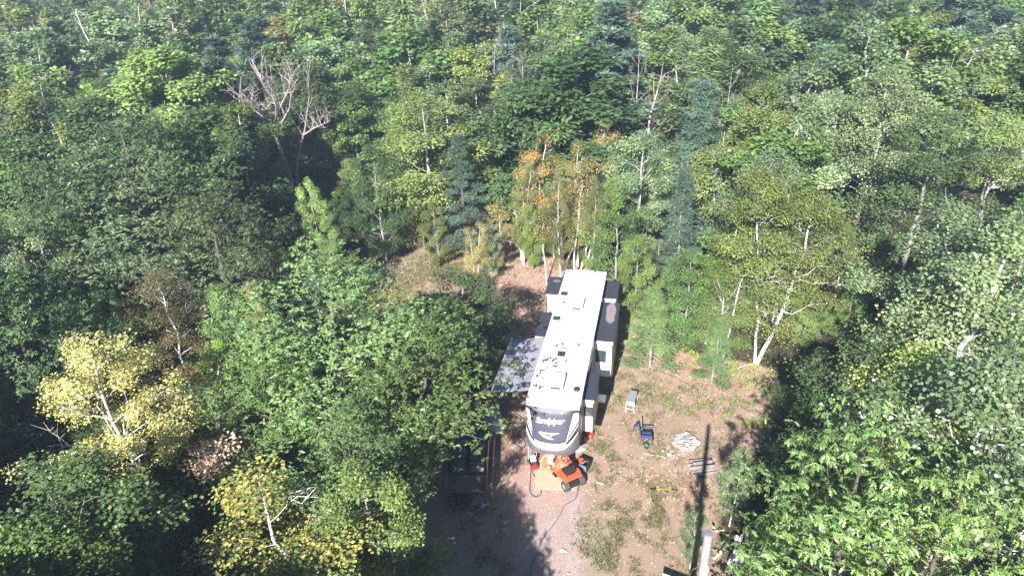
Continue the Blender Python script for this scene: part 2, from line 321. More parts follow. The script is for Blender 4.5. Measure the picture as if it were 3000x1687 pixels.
class Tree:
    def __init__(s, seed): s.rg = np.random.RandomState(seed); s.tv = []; s.tf = []; s.n = 0; s.cl = []
    def tube(s, P, rad, k):
        P = np.asarray(P, float); m = len(P); T = np.gradient(P, axis=0); T = nrm(T)
        ref = np.array([0.31, .17, 1.0]) if abs(T[0, 2]) < .8 else np.array([1., .2, 0])
        A = nrm(np.cross(T, ref)); B = np.cross(T, A); an = np.arange(k) * 2 * np.pi / k
        V = P[:, None] + np.asarray(rad)[:, None, None] * (np.cos(an)[None, :, None] * A[:, None] + np.sin(an)[None, :, None] * B[:, None])
        i = np.arange(m - 1)[:, None] * k; j = np.arange(k)[None]; jn = (j + 1) % k
        s.tf.append(np.stack([i + j, i + jn, i + k + jn, i + k + j], -1).reshape(-1, 4) + s.n)
        s.tv.append(V.reshape(-1, 3)); s.n += m * k
    def grow(s, h, Rr, base, nb, kind='broad', lean=(0, 0), wob=.25, r0=None, rise=.45, nsec=4, seclen=.42, twist=0., stems=1, bare=0., csig=.3, trunk_k=7, spread=1.0, top_thin=.25, sub=True, path=None, keep=None):
        rg = s.rg; r0 = r0 or h * .013
        s.h, s.R = h, Rr
        for st in range(stems):
            sl = np.array(lean, float) + (rg.randn(2) * .12 * h * .5 if stems > 1 else 0)
            hh = h * (1 if st == 0 else rg.uniform(.7, .95)); rr = r0 * (1 if st == 0 else .75)
            tt = np.linspace(0, 1, 9); w = np.cumsum(rg.randn(9, 2) * wob * .3, axis=0); w -= w[0]
            TP = np.zeros((9, 3)); TP[:, 2] = tt * hh; TP[:, :2] = tt[:, None] ** 1.2 * sl + w * np.minimum(1, tt * 2)[:, None]
            if stems > 1: TP[:, :2] += (rg.randn(2) * .15) + tt[:, None] * rg.randn(2) * .05 * h
            if path is not None and st == 0:
                pp = np.array(path, float); zz = np.linspace(0, pp[-1, 2], 14); TP = np.stack([np.interp(zz, pp[:, 2], pp[:, 0]), np.interp(zz, pp[:, 2], pp[:, 1]), zz], -1)
                TP[1:-1, :2] += rg.randn(12, 2) * .035; tt = np.linspace(0, 1, 14); hh = h
            s.tube(TP, rr * (1 - tt) ** .8 + rr * .08, trunk_k)
            tp = lambda z: np.array([np.interp(z, TP[:, 2], TP[:, i]) for i in range(2)] + [z])
            nbs = max(4, int(nb / stems ** .6)); b0 = base * h
            for i in range(nbs):
                t = (i + rg.uniform(.1, .9)) / nbs
                z = b0 + t * (hh - b0)
                if kind == 'broad': env = np.sin(np.pi * (0.14 + 0.82 * t) ** .9) ** .7
                elif kind == 'oval': env = np.sin(np.pi * (0.1 + 0.87 * t)) ** .6
                elif kind == 'cone': env = (1.02 - t) ** .8
                elif kind == 'column': env = np.sin(np.pi * (0.12 + .85 * t)) ** .45
                elif kind == 'vase': env = .3 + .75 * np.sin(np.pi * (.05 + .8 * t))
                L = Rr * env * rg.uniform(.6, 1.15) * (1 if stems == 1 else .8)
                az = i * 2.39996 + rg.uniform(-.5, .5) + twist
                d = np.array([math.cos(az), math.sin(az), 0])
                rz = rise * rg.uniform(.6, 1.3)
                if kind == 'cone': zst = z
                else: zst = max(b0 * .8, z - L * rz * .9)
                S = tp(zst); u = np.linspace(0, 1, 5)
                side = np.array([-d[1], d[0], 0]) * rg.uniform(-.18, .18)
                P = S + d * (u * L)[:, None] + side * (u * u * L)[:, None]
                P[:, 2] += (z - zst) * np.minimum(1, u * 1.15) ** (1.0 if kind != 'cone' else 1) + (-.12 * L * u * u if kind in ('cone',) else 0)
                P[1:] += rg.randn(4, 3) * .05 * L
                br = max(.012, rr * .32 * (1 - t * .6))
                s.tube(P, np.linspace(br, .008, 5), 4)
                isbare = rg.rand() < bare
                ns = max(2, int(nsec * (L / Rr) + .5))
                ends = []
                for j in range(ns):
                    q = rg.uniform(.35, 1.0) if sub else 1; c = np.array([np.interp(q, u, P[:, k]) for k in range(3)])
                    a2 = az + rg.choice([-1, 1]) * rg.uniform(.4, 1.2); l2 = L * seclen * rg.uniform(.6, 1.3)
                    e = c + np.array([math.cos(a2) * l2, math.sin(a2) * l2, l2 * rg.uniform(-.1, .75) * (1 if kind != 'cone' else .3)])
                    mid = (c + e) / 2 + rg.randn(3) * .06 * l2
                    s.tube(np.array([c, mid, e]), [br * .45, br * .3, .006], 3)
                    ends += [e, mid * .4 + e * .6] + ([mid] if L > .8 * Rr else [])
                ends += [P[4], P[3]]
                if not isbare: s.cl += [e for e in ends if keep is None or keep(e)]
                if isbare or (bare and rg.rand() < .5):
                    for e in ends[:3]:
                        for _ in range(3):
                            f = e + rg.randn(3) * np.array([.35, .35, .3]) * csig * 2.2 + np.array([0, 0, .2])
                            s.tube(np.array([e, f]), [.01, .004], 3)
            for _ in range(3): s.cl.append(TP[-1] + rg.randn(3) * .12 + np.array([0, 0, -.1])) if bare < 1 else None
        return s
    def trunk_mesh(s, name, m):
        V = np.concatenate(s.tv); F = np.concatenate(s.tf)
        me = np_mesh(name, V, F, np.arange(len(F)) * 4, smooth=True); me.materials.append(m); return me
    def crown_mesh(s, name, m, n, size, sig=.32, flat=.85, droop=.25, wid=.55, shape='rhomb', whorl=0, lift=.0, upn=.45):
        rg = s.rg; cl = np.array(s.cl); M = len(cl)
        if whorl:
            ntw = max(M, n // whorl); ci = rg.randint(0, M, ntw); tc = cl[ci] + rg.randn(ntw, 3) * sig * np.array([1, 1, flat])
            k = rg.randint(0, ntw, n); k.sort(); C0 = tc[k]; off = rg.randn(n, 3) * .03
            az = rg.rand(n) * 2 * np.pi; D = np.stack([np.cos(az), np.sin(az), rg.uniform(-droop * 1.6, .25, n)], -1); P = C0 + off
        else:
            w = rg.rand(M) ** 1.2 + .15; w /= w.sum(); ci = rg.choice(M, n, p=w)
            o = nrm(rg.randn(n, 3)) * (rg.rand(n, 1) ** .45); o *= sig * 1.7 * np.array([1, 1, flat]); P = cl[ci] + o
            D = nrm(o * .8 / sig + rg.randn(n, 3) * .6); D[:, 2] = D[:, 2] * .5 - droop
        D = nrm(D)
        ctr = np.array([s.cl[0][0] * 0, 0, s.h * .55]); outw = nrm(P - ctr)
        Nn = rg.randn(n, 3) * .34 + outw * .65 + nrm(P - cl[ci] if not whorl else off) * (.55 if not whorl else .1) + np.array([0, 0, upn + .1]); S = nrm(np.cross(D, Nn)); Nn = np.cross(S, D)
        L = (size * rg.uniform(.7, 1.3, n))[:, None]; W = L * wid
        v = np.clip(rg.rand(n) * .62 + .38 * rg.rand(M)[ci if not whorl else rg.randint(0, M, n)], 0, 1)
        if shape == 'rhomb':
            V = np.stack([P, P + D * L * .45 - S * W / 2 + Nn * L * .1, P + D * L, P + D * L * .45 + S * W / 2 + Nn * L * .1], 1).reshape(-1, 3)
            b = np.arange(n)[:, None] * 4; F = np.stack([b + [0, 1, 2], b + [0, 2, 3]], 1).reshape(-1, 3); vv = np.repeat(v, 2)
        elif shape == 'round':
            V = np.stack([P, P + D * L * .35 - S * W / 2, P + D * L * .85 - S * W * .38, P + D * L * 1.05, P + D * L * .85 + S * W * .38, P + D * L * .35 + S * W / 2], 1).reshape(-1, 3)
            b = np.arange(n)[:, None] * 6; F = np.stack([b + [0, 1, 2], b + [0, 2, 3], b + [0, 3, 4], b + [0, 4, 5]], 1).reshape(-1, 3); vv = np.repeat(v, 4)
        elif shape == 'oak':
            pr = [(.0, .03), (.22, .22), (.3, .1), (.5, .42), (.58, .16), (.78, .36), (.82, .12), (1.0, .0)]
            sec = []
            for (t, ww) in pr[:-1]:
                cz = -.22 * t * t
                sec.append(P + D * L * t - S * W * ww * 1.15 + Nn * L * (.10 * (ww > .2) + cz)); sec.append(P + D * L * t + Nn * L * cz); sec.append(P + D * L * t + S * W * ww * 1.15 + Nn * L * (.10 * (ww > .2) + cz))
            sec.append(P + D * L + Nn * L * -.22)
            V = np.stack(sec, 1).reshape(-1, 3); kk = len(sec); b = np.arange(n)[:, None] * kk; F = []
            for r_ in range(len(pr) - 2):
                a = r_ * 3
                F += [b + [a, a + 3, a + 4], b + [a, a + 4, a + 1], b + [a + 1, a + 4, a + 5], b + [a + 1, a + 5, a + 2]]
            a = (len(pr) - 2) * 3; F += [b + [a, kk - 1, a + 1], b + [a + 1, kk - 1, a + 2]]
            nf = len(F); F = np.stack(F, 1).reshape(-1, 3); vv = np.repeat(v, nf)
        elif shape == 'needle':
            W = L * wid
            V = np.stack([P - S * W * .5, P + S * W * .5, P + D * L], 1).reshape(-1, 3)
            b = np.arange(n)[:, None] * 3; F = (b + [0, 1, 2]).reshape(-1, 3); vv = v
        me = np_mesh(name, V, F, np.arange(len(F)) * 3, attr={'v': vv}); me.materials.append(m); return me

def proto(seed, spec, lod, k=0):
    """-> (trunk mesh, crown mesh or None, height, radius)"""
    sp = spec; t = Tree(seed); rg = t.rg
    q = dict(near=1, mid=.8, far=.5)[lod]; sz = dict(near=1, mid=1.75, far=2.5)[lod]
    big = dict(near=1, mid=.95, far=.85)[lod]
    h = 10.
    if sp == 'oak' and k >= 3:
        t.grow(h, 3.3, .2, 26, 'broad', wob=.3, r0=.17, nsec=5, rise=.5)
        c = t.crown_mesh('large_leaf_oak_crown', LM['star'], 8200, .235, sig=.5, wid=.40, droop=.4, whorl=9, shape='oak')
        b = BK['dark']
    elif sp == 'oak':
        t.grow(h, 3.1, .22, int(26 * big), 'broad', wob=.3, r0=.17, nsec=6, rise=.5)
        c = t.crown_mesh('oak_crown', LM['oak'], int(29000 * q), .142 * sz, sig=.42, wid=.42, droop=.35, whorl=7 if lod == 'near' else 0)
        b = BK['dark']
    elif sp == 'drab':      # broad tree with long drooping leaves
        t.grow(h, 3.6, .25, int(30 * big), 'broad', wob=.3, r0=.18, nsec=6, rise=.4)
        c = t.crown_mesh('drooping_leaf_crown', LM['drab'], int(25000 * q), .175 * sz, sig=.42, wid=.36, droop=.75, whorl=8 if lod == 'near' else 0)
        b = BK['dark']
    elif sp == 'maple':
        t.grow(h, 2.6, .10, int(26 * big), 'oval', wob=.2, r0=.13, nsec=5, rise=.6)
        c = t.crown_mesh('maple_crown', LM['maple'], int(23000 * q), .115 * sz, sig=.36, wid=.85, droop=.15)
        b = BK['grey']
    elif sp == 'aspen':
        t.grow(h, 2.1, .2, int(22 * big), 'oval', wob=.35, r0=.12, nsec=5, rise=.7, bare=.04)
        c = t.crown_mesh('aspen_crown', LM['aspen'], int(17000 * q), .085 * sz, sig=.34, wid=.95, shape='round' if lod == 'near' else 'rhomb', droop=.1, flat=.95, upn=.3)
        b = BK['aspen']
    elif sp == 'birch':
        t.grow(h, 1.9, .16, int(24 * big), 'oval', wob=.4, r0=.085, nsec=5, rise=.8, bare=.1, stems=2 if seed % 2 else 1)
        c = t.crown_mesh('birch_crown', LM['birch'], int(20000 * q), .085 * sz, sig=.34, wid=.75, droop=.25, flat=.8)
        b = BK['birch']
    elif sp == 'pine':
        t.grow(h, 2.4, .12, int(46 * big), 'cone', wob=.08, r0=.13, nsec=5, rise=.1, seclen=.35)
        c = t.crown_mesh('pine_crown', LM['pine'], int(27000 * q), .18 * sz, sig=.22, wid=.22 if lod == 'near' else .3, shape='needle', flat=.5, droop=-.15)
        b = BK['dark']
    elif sp == 'larch':
        t.grow(h, 1.7, .12, int(50 * big), 'cone', wob=.15, r0=.1, nsec=4, rise=.05, seclen=.3)
        c = t.crown_mesh('larch_crown', LM['larch'], int(15000 * q), .19 * sz, sig=.28, wid=.24 if lod == 'near' else .3, shape='needle', flat=.6, droop=.1)
        b = BK['grey']
    elif sp == 'dead':
        t.grow(h, 1.7, .35, 12, 'vase', wob=.5, r0=.1, nsec=4, rise=1.2, bare=1., stems=1 + seed % 2)
        return t.trunk_mesh('dead_tree_trunk', BK['dead']), None, h
    return t.trunk_mesh(sp + '_trunk', b), c, h

PR = {}
def get(sp, lod, k):
    key = (sp, lod, k)
    if key not in PR: PR[key] = proto(hash((sp, lod)) % 1 + sum(map(ord, sp)) * 7 + dict(near=0, mid=100, far=200)[lod] + k, sp, lod, k)
    return PR[key]
NAME = dict(oak='oak_tree', drab='broadleaf_tree', maple='maple_tree', aspen='aspen_tree', birch='birch_tree', pine='pine_tree', larch='larch_tree', dead='dead_tree')
CAT = dict(oak='tree', drab='tree', maple='tree', aspen='tree', birch='tree', pine='tree', larch='tree', dead='dead tree')

def put(sp, x, y, h, rad=1., lod='near', k=0, colour=None, label=None, group=None, rz=None, tilt=(0, 0), rg=random):
    tr, cr, hh = get(sp, lod, k)
    r = empty(NAME[sp], (x, y, gzf(x, y) - .05), rz if rz is not None else rg.uniform(0, 6.28), label, CAT[sp], group)
    s = h / hh; r.scale = (s * rad, s * rad, s)
    r.rotation_euler = (tilt[0], tilt[1], r.rotation_euler[2])
    link_mesh('trunk', tr, None, r)
    if cr:
        o = link_mesh('crown', cr, None, r)
        if colour:
            o.material_slots[0].link = 'OBJECT'; o.material_slots[0].material = LM[colour]
    return r

HERO = []     # (x, y, clearance radius)
MARKS = []    # named landmark trees (x, y, z, short name)
HANDLES = dict([('very broad grey-green tree with', 'very broad grey-green tree'), ('bright yellow aspen at', 'bright yellow aspen'), ('slender rusty birch', 'slender rusty birch'), ('big bright green oak in', 'big bright oak'), ('tall yellow-green maple glowing', 'glowing yellow-green maple'), ('large forked dead tree', 'forked dead tree'), ('yellow-green tree just left', 'yellow-green tree by the dead tree'), ('fresh green slim tree', 'fresh green slim tree'), ('orange-leaved birch at', 'orange-leaved birch'), ('grey-green aspen with white forked', 'white forked aspen'), ('tall blue-grey larch', 'tall blue-grey larch'), ('tall birch with straight', 'straight white-trunked birch'), ('big pale aspen', 'big pale aspen'), ('birch with bright white double', 'double-trunked white birch'), ('bright silver-green aspen', 'silver-green aspen at the right edge'), ('light green aspen with', 'aspen with crooked white limbs'), ('large-leaved bright green oak', 'large-leaved oak'), ('dark green pine at', 'dark pine at the top'), ('blue-green pine in the top', 'blue-green pine in the top corner'), ('blue-green layered', 'layered blue-green pine'), ('grey leafless tree', 'grey leafless tree'), ('tallest of the white', 'white dead poles'), ('many-branched bare', 'many-branched bare tree'), ('bare grey stems near', 'bare stems in the top left corner'), ('leaning white-stemmed', 'leaning dead birch at the top'), ('dark maple filling', 'dark corner maple'), ('silvery aspen at the left', 'silvery aspen at the left edge'), ('green maple with dense', 'dense green maple behind the trailer')])
def mark(x, y, z, label):
    for k, v in HANDLES.items():
        if label.startswith(k): MARKS.append((x, y, z, v))
def hero(sp, px, py, h, rad, colour, label, k=0, at_top=True, lod='near', clear=None, tilt=(0, 0), rz=None, zfrac=1.0, group=None):
    """px,py: where the photograph shows the tree's apex (at_top) or its foot."""
    p = spot(px, py, h * zfrac) if at_top else spot(px, py, 0)
    base_r = dict(oak=3.1, drab=3.6, maple=2.6, aspen=2.1, birch=1.9, pine=2.4, larch=1.7, dead=1.2)[sp] * h / 10 * rad
    HERO.append((p.x, p.y, clear if clear is not None else base_r * .75))
    mark(p.x, p.y, h * .7, label)
    return put(sp, p.x, p.y, h, rad, lod, k, colour, label, group, rz=rz, tilt=tilt)
def hero_path(sp, pts, Rr, base, colour, barkm, label, n, size, seed, r0, nb=26, keep=None, kind='oval', bare=.12, shape='rhomb', clear=1.5, sig=.36, nsec=5, bend=None, world=False, show=None, whorl=0, wid=.9, droop=.15):
    W = [Vector(p) for p in pts] if world else [spot(*p) for p in pts]
    o = W[0]; P = [np.array(q - Vector((o.x, o.y, 0))) for q in W]
    HERO.append((o.x, o.y, clear)); r = empty(NAME[sp], (o.x, o.y, gzf(o.x, o.y) - .03), 0, label, CAT[sp]); mark(o.x, o.y, P[-1][2] * .7, label)
    if show:
        PA = np.array(P); k0 = keep
        def keep(e):
            if k0 and not k0(e): return False
            tx = np.interp(e[2], PA[:, 2], PA[:, 0]); ty = np.interp(e[2], PA[:, 2], PA[:, 1])
            return not (show[0] - .5 < e[2] < show[1] and e[1] < ty + .45 and abs(e[0] - tx + (e[1] - ty) * (o.x / o.y)) < show[2])
    t = Tree(seed); t.grow(P[-1][2], Rr, base, nb, kind, path=P, r0=r0, rise=.6, nsec=nsec, bare=bare, keep=keep, trunk_k=9)
    for q in (bend or []):
        B = [spot(*c[:3]) for c in q[0]]; t.tube([np.array(b - Vector((o.x, o.y, 0))) for b in B], np.linspace(q[1], q[1] * .14, len(B)), 6)
        if sp == 'dead':
            for bf in np.linspace(.35, 1, 8):
                kk = bf * (len(B) - 1); i0 = int(kk - 1e-6); b0 = np.array(B[i0].lerp(B[i0 + 1], kk - i0) - Vector((o.x, o.y, 0)))
                for _ in range(2):
                    b1 = b0 + t.rg.randn(3) * .5 + np.array([0, 0, .8]); b2 = b1 + t.rg.randn(3) * .35 + np.array([0, 0, .45]); t.tube(np.array([b0, b1, b2]), [.03, .018, .006], 3)
                    for _ in range(2): t.tube(np.array([b1, b1 + t.rg.randn(3) * .4 + np.array([0, 0, .35])]), [.014, .005], 3)
        for bf in (1, .85, .7, .55, .4):
            kk = bf * (len(B) - 1); i0 = int(kk - 1e-6); bp = B[i0].lerp(B[i0 + 1], kk - i0); t.cl += [np.array(bp - Vector((o.x, o.y, 0))) + t.rg.randn(3) * .22]
    link_mesh('trunk', t.trunk_mesh('trunk', BK[barkm]), None, r)
    if n: link_mesh('crown', t.crown_mesh('crown', LM[colour], n, size, sig=sig, wid=wid, shape=shape, droop=droop, flat=.9, upn=.4, whorl=whorl), None, r)
    return r
random.seed(5)
#HEROES
# ---- big near crowns, left half
hero('oak', 940, 765, 11.2, 1.2, 'feather', 'big bright green oak in front of the clearing, left of the trailer awning', 0, rz=.6)
hero_path('oak', [(-5.7, 22.0, 0), (-5.0, 22.3, 3), (-4.0, 22.6, 5.6), (-3.0, 22.9, 9.2)], 3.0, .45, 'oak', 'dark', 'lower green oak whose branches reach over the black cargo trailer', 15000, .19, 41, .13, nb=26, kind='broad', bare=0., world=True, whorl=7, wid=.42, droop=.35, nsec=6, sig=.4, bend=[([(1290, 1230, 5.6), (1380, 1225, 6.0), (1470, 1245, 6.0)], .05), ([(1280, 1250, 5.4), (1350, 1265, 5.6), (1420, 1285, 5.4)], .05)])
hero('oak', 760, 1060, 8.5, 1.1, None, 'green oak just left of the big bright oak, behind the pink dry leaves', 2)
hero('oak', 1010, 1230, 8.0, .95, 'feather', 'green oak standing below the big bright oak, left of the cargo trailer', 1)
hero('drab', 330, 350, 13, 1.3, None, 'very broad grey-green tree with long drooping leaves left of the dead forked tree', 0)
hero('drab', 560, 560, 10, 1.1, None, 'drooping-leaved tree on the lower right of the very broad grey-green one', 1)
hero('drab', -60, 790, 11, .9, 'deep', 'oak cut by the left picture edge, above the yellow aspen', 1)
hero('drab', 80, 480, 11, .9, 'deep', 'dark tree at the left edge beside the very broad grey-green tree', 2)
hero('aspen', 60, 610, 9, 1.1, 'aspen', 'silvery aspen at the left edge, above the cut-off oak', 0)
hero_path('aspen', [(560, 1640, 0), (512, 1560, 1.6), (420, 1380, 5.0), (340, 1260, 7.2), (290, 1120, 9.3), (255, 1000, 10.9)], 2.35, .52, 'yellow', 'aspen', 'bright yellow aspen at the lower left with a leaning trunk', 18000, .085, 33, .13, shape='rhomb', nb=24, kind='broad', sig=.26, clear=2.6, bend=[([(430, 1390, 5.0), (330, 1352, 5.6), (215, 1352, 6.2), (180, 1360, 6.6)], .05)])
hero('birch', 450, 815, 9, 1.15, 'rust', 'slender rusty birch standing in the dark hollow right of the yellow aspen', 0, clear=2.0)
hero('maple', 650, 865, 8, .75, 'maple', 'small green maple between the rusty birch and the big bright oak', 0)
hero('maple', 640, 1020, 5.5, .9, 'lime', 'lime green young maple under the small green maple', 1)
hero('birch', 735, 865, 8.2, .5, 'fall', 'thin yellow-leaved birch showing behind the top left of the big oak', 2)
hero('birch', 540, 1060, 6.5, 1.3, 'rust', 'bushy rust and green birch right of the yellow aspen', 3)
hero_path('birch', [(700, 1500, 0), (680, 1400, 3), (655, 1300, 6.4)], 1.35, .5, 'pale', 'grey', 'sparse sapling with dry pinkish leaves in the dark gap at lower left', 1500, .12, 55, .06, nb=14, bare=.35, sig=.3, clear=1.5)
hero('birch', 865, 1420, 8.6, 1.75, 'gold', 'green birch with many yellow-orange leaves at the bottom edge', 1)
hero('maple', 1065, 1370, 8.6, .85, 'birch', 'olive green maple left of the cargo trailer, right of the turning birch', 2)
hero('birch', 400, 1600, 6.5, 1.1, 'fall', 'small yellowing birch at the bottom edge left of the turning birch', 3)
hero('maple', 130, 1390, 9.5, 1.25, 'deep', 'dark maple filling the bottom left corner', 0)
hero('maple', 80, 1590, 9.0, 1.0, 'maple', 'green maple low in the bottom left corner with sunlit leaf sprays', 2)
hero('pine', 910, 780, 10.2, .8, 'pine', 'blue-green pine peeking out behind the top of the big oak', 0)
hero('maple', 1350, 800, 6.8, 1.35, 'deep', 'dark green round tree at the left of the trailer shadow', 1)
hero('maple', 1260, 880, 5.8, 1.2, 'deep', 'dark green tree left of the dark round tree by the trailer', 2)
hero('maple', 1230, 285, 11.4, 1.4, 'bright', 'tall yellow-green maple glowing in the sun behind the trail', 0)
hero('maple', 1085, 430, 9.0, .8, 'deep', 'dark rounded maple left of the glowing yellow-green maple', 1)
hero('maple', 900, 545, 7.6, .6, 'bright', 'narrow yellow-green sapling rising behind the big bright oak', 2)
hero('maple', 960, 650, 6.4, .7, 'birch', 'olive green young tree at the foot of the narrow yellow-green sapling', 0)
hero_path('dead', [(868, 590, 0), (850, 520, 2.4), (820, 430, 5.6), (800, 370, 7.6), (765, 320, 9.4), (690, 240, 12.4)], 1.5, .6, None, 'dead', 'large forked dead tree with bare pale branches left of centre', 0, 0, 34, .25, nb=14, bare=1., clear=3.0, kind='vase', bend=[([(868, 560, .9), (868, 490, 3.2), (876, 430, 5.2), (892, 370, 7.4), (905, 270, 10.8), (898, 235, 12)], .18), ([(889, 385, 7), (920, 365, 7.9), (965, 345, 8.8)], .085), ([(806, 380, 7.4), (806, 300, 9.8), (780, 215, 12.6)], .13), ([(806, 330, 8.8), (845, 250, 11.2), (855, 205, 12.8)], .10), ([(806, 380, 7.4), (845, 310, 9.5), (858, 230, 12)], .085), ([(790, 350, 8.2), (740, 310, 9.4), (700, 275, 10.6)], .085), ([(800, 290, 10), (775, 250, 11.4), (762, 215, 12.6)], .065)])
hero('maple', 640, 185, 11.5, .55, 'bright', 'yellow-green tree just left of the forked dead tree', 1)
hero('maple', 265, 230, 10.5, .7, 'lime', 'fresh green slim tree in the forest above the broad grey-green tree', 2)
hero('birch', 1385, 650, 5.2, .95, 'fall', 'little birch with two white stems and yellow leaves in the clearing corner', 1, clear=.5)
hero('aspen', 1430, 655, 4.6, .7, 'aspen', 'small silvery aspen right behind the little two-stemmed birch', 0, clear=.5)
hero('maple', 1270, 595, 5.2, .75, 'birch', 'leaning olive shrub-like tree beside the grassy trail', 2, clear=.8)
# ---- birch grove behind the trailer
hero('birch', 1590, 392, 9.6, 1.0, 'orange', 'orange-leaved birch at the top of the birch grove', 1, clear=1.2)
hero('birch', 1520, 470, 8.0, .7, 'birch', 'olive birch left of the orange birch in the grove', 3, clear=1.2)
hero('birch', 1460, 560, 5, .8, 'fall', 'low yellowing birch at the left edge of the grove', 2, clear=1.2)
hero('birch', 1700, 420, 9.2, .8, 'fall', 'tall yellowing birch right of the orange birch, with white stem', 1, clear=1.2)
hero('birch', 1770, 350, 9.8, .8, 'fall', 'orange-topped birch behind the right side of the grove', 0, clear=1.2)
hero('birch', 1640, 510, 8.0, .55, 'birch', 'thin white-stemmed birch in front of the orange birch', 0, clear=.9)
hero('birch', 1740, 520, 8.0, .55, 'birch', 'thin olive birch directly behind the rear of the trailer', 2, clear=.9)
hero('maple', 1555, 600, 5.2, .5, 'lime', 'small lime green sapling among the grove stems', 1, clear=.6)
hero('maple', 1815, 550, 7.6, .85, 'maple', 'green maple with dense leaves right behind the trailer', 0, clear=1.4)
hero('maple', 1870, 700, 5.6, .8, 'maple', 'green young maple at the right rear corner of the trailer', 1, clear=1.2)
hero('aspen', 1870, 390, 9.8, .95, 'aspen', 'grey-green aspen with white forked top between the grove and the larch', 1)
GR = [(1500, 735, 1470, 560, 5.0, 'fall'), (1528, 760, 1500, 545, 5.6, 'birch'), (1552, 745, 1560, 500, 6.6, 'birch'), (1602, 835, 1588, 605, 5.2, 'fall'), (1585, 750, 1590, 470, 7.4, 'fall'),
      (1622, 765, 1622, 605, 5.0, 'birch'), (1650, 770, 1640, 480, 7.4, 'birch'), (1676, 822, 1712, 470, 8.6, 'fall'), (1660, 765, 1735, 590, 5.4, 'birch'), (1700, 760, 1765, 560, 6.0, 'birch'),
      (1698, 798, 1755, 600, 5.6, 'fall'), (1716, 765, 1800, 540, 6.4, 'birch'), (1738, 812, 1752, 640, 4.6, 'birch'), (1757, 765, 1775, 560, 6.0, 'fall'), (1570, 765, 1540, 610, 4.6, 'birch'), (1637, 745, 1600, 530, 6.2, 'birch')]
GN_ = 'first second third fourth fifth sixth seventh eighth ninth tenth eleventh twelfth thirteenth fourteenth fifteenth sixteenth'.split()
GO = {k_: GN_[r_] for r_, k_ in enumerate(sorted(range(len(GR)), key=lambda q_: GR[q_][0]))}
for i, (bx, by, tx_, ty_, hh_, cc) in enumerate(GR):
    hero_path('birch', [(bx, by, 0), ((bx + tx_) / 2 + (i % 3 - 1) * 4, (by + ty_) / 2, hh_ * .46), (tx_, ty_, hh_)], 1.05, .58, cc, 'birch' if i % 3 else 'dead',
              f"{'yellowing' if cc == 'fall' else 'olive'} sapling in the grove behind the trailer, {GO[i]} stem from the left", 2600, .11, 60 + i, .05 + .015 * (i % 3), nb=9, clear=.5, bare=.1, sig=.3, nsec=4)['group'] = 'saplings of the grove behind the trailer'
for i_, (pp_, lab_) in enumerate([([(2235, 700, 0), (2230, 500, 5.5), (2222, 330, 11)], 'slim birch with a straight white stem, above the tall birch at the clearing edge'),
        ([(2160, 640, 0), (2153, 460, 5.5), (2148, 300, 11)], 'slim birch with a white stem just right of the tall blue-grey larch'),
        ([(2170, 600, 0), (2196, 380, 6.5), (2229, 297, 9), (2240, 240, 11)], 'birch with white stem leaning right, above the slim straight ones'),
        ([(2110, 480, 0), (2144, 264, 7), (2180, 178, 10), (2190, 140, 11.5)], 'birch with pale forked stem right of the top of the tall larch'),
        ([(2262, 640, 0), (2291, 493, 4.5), (2349, 338, 9.5), (2360, 290, 11)], 'birch with crooked leaning stem left of the big pale aspen'),
        ([(2105, 760, 0), (2098, 640, 3.5), (2088, 560, 6), (2085, 450, 9)], 'birch with short visible white stem left of the tall straight birch'),
        ([(2420, 640, 0), (2425, 500, 4.4), (2421, 400, 7.4), (2424, 300, 11)], 'upright birch between the crooked birch and the big pale aspen'),
        ([(1875, 690, 0), (1868, 560, 4.5), (1868, 400, 9.5)], 'birch with long straight white stem right of the grove')]):
    hero_path('birch', pp_, 2.0, .3, ['birch', 'maple', 'birch', 'aspen', 'birch', 'birch', 'aspen', 'aspen'][i_], 'birch', lab_, 9000, .13, 90 + i_, .10, nb=22, show=(2.5, 8.0, .55), bare=.12, clear=1.6)
# ---- right half
hero('larch', 2070, 235, 12.8, 1.2, 'pine', 'tall blue-grey larch right of the grove', 0)
hero('larch', 2010, 500, 9, .9, 'pine', 'lower blue-grey larch in front of the tall one', 1)
hero('larch', 2110, 925, 4.4, 1.35, 'larch', 'small feathery larch with a bare lower stem by the clearing edge', 0, clear=1.0)
hero('larch', 1920, 850, 5.0, 1.7, 'larch', 'small feathery larch beside the trailer\'s long slide-out', 1, clear=1.0)
hero_path('birch', [(2211, 1066, 0), (2218, 960, 2.2), (2219, 800, 5.3), (2217, 640, 8.3), (2226, 520, 11)], 2.2, .38, 'birch', 'birch', 'tall birch with straight white trunk at the right edge of the clearing', 22000, .1, 31, .075, show=(0, 9, .55))
hero_path('birch', [(2215, 1068, 0), (2262, 975, 1.6), (2300, 890, 3.1), (2333, 790, 5.0), (2362, 705, 6.8), (2385, 560, 9.6)], 2.5, .22, 'birch', 'birch', 'birch with thick leaning white trunk beside the tall straight one', 20000, .1, 32, .11, show=(0, 7.4, .7))
hero('birch', 2110, 640, 8.2, 1.3, 'maple', 'bushy green birch left of the tall straight white trunk', 3)
hero('birch', 2160, 760, 6.6, 1.3, 'birch', 'olive green bushy birch low at the clearing edge', 1)
hero('maple', 2030, 740, 6.2, 1.1, 'maple', 'round green maple above the small feathery larches', 2)
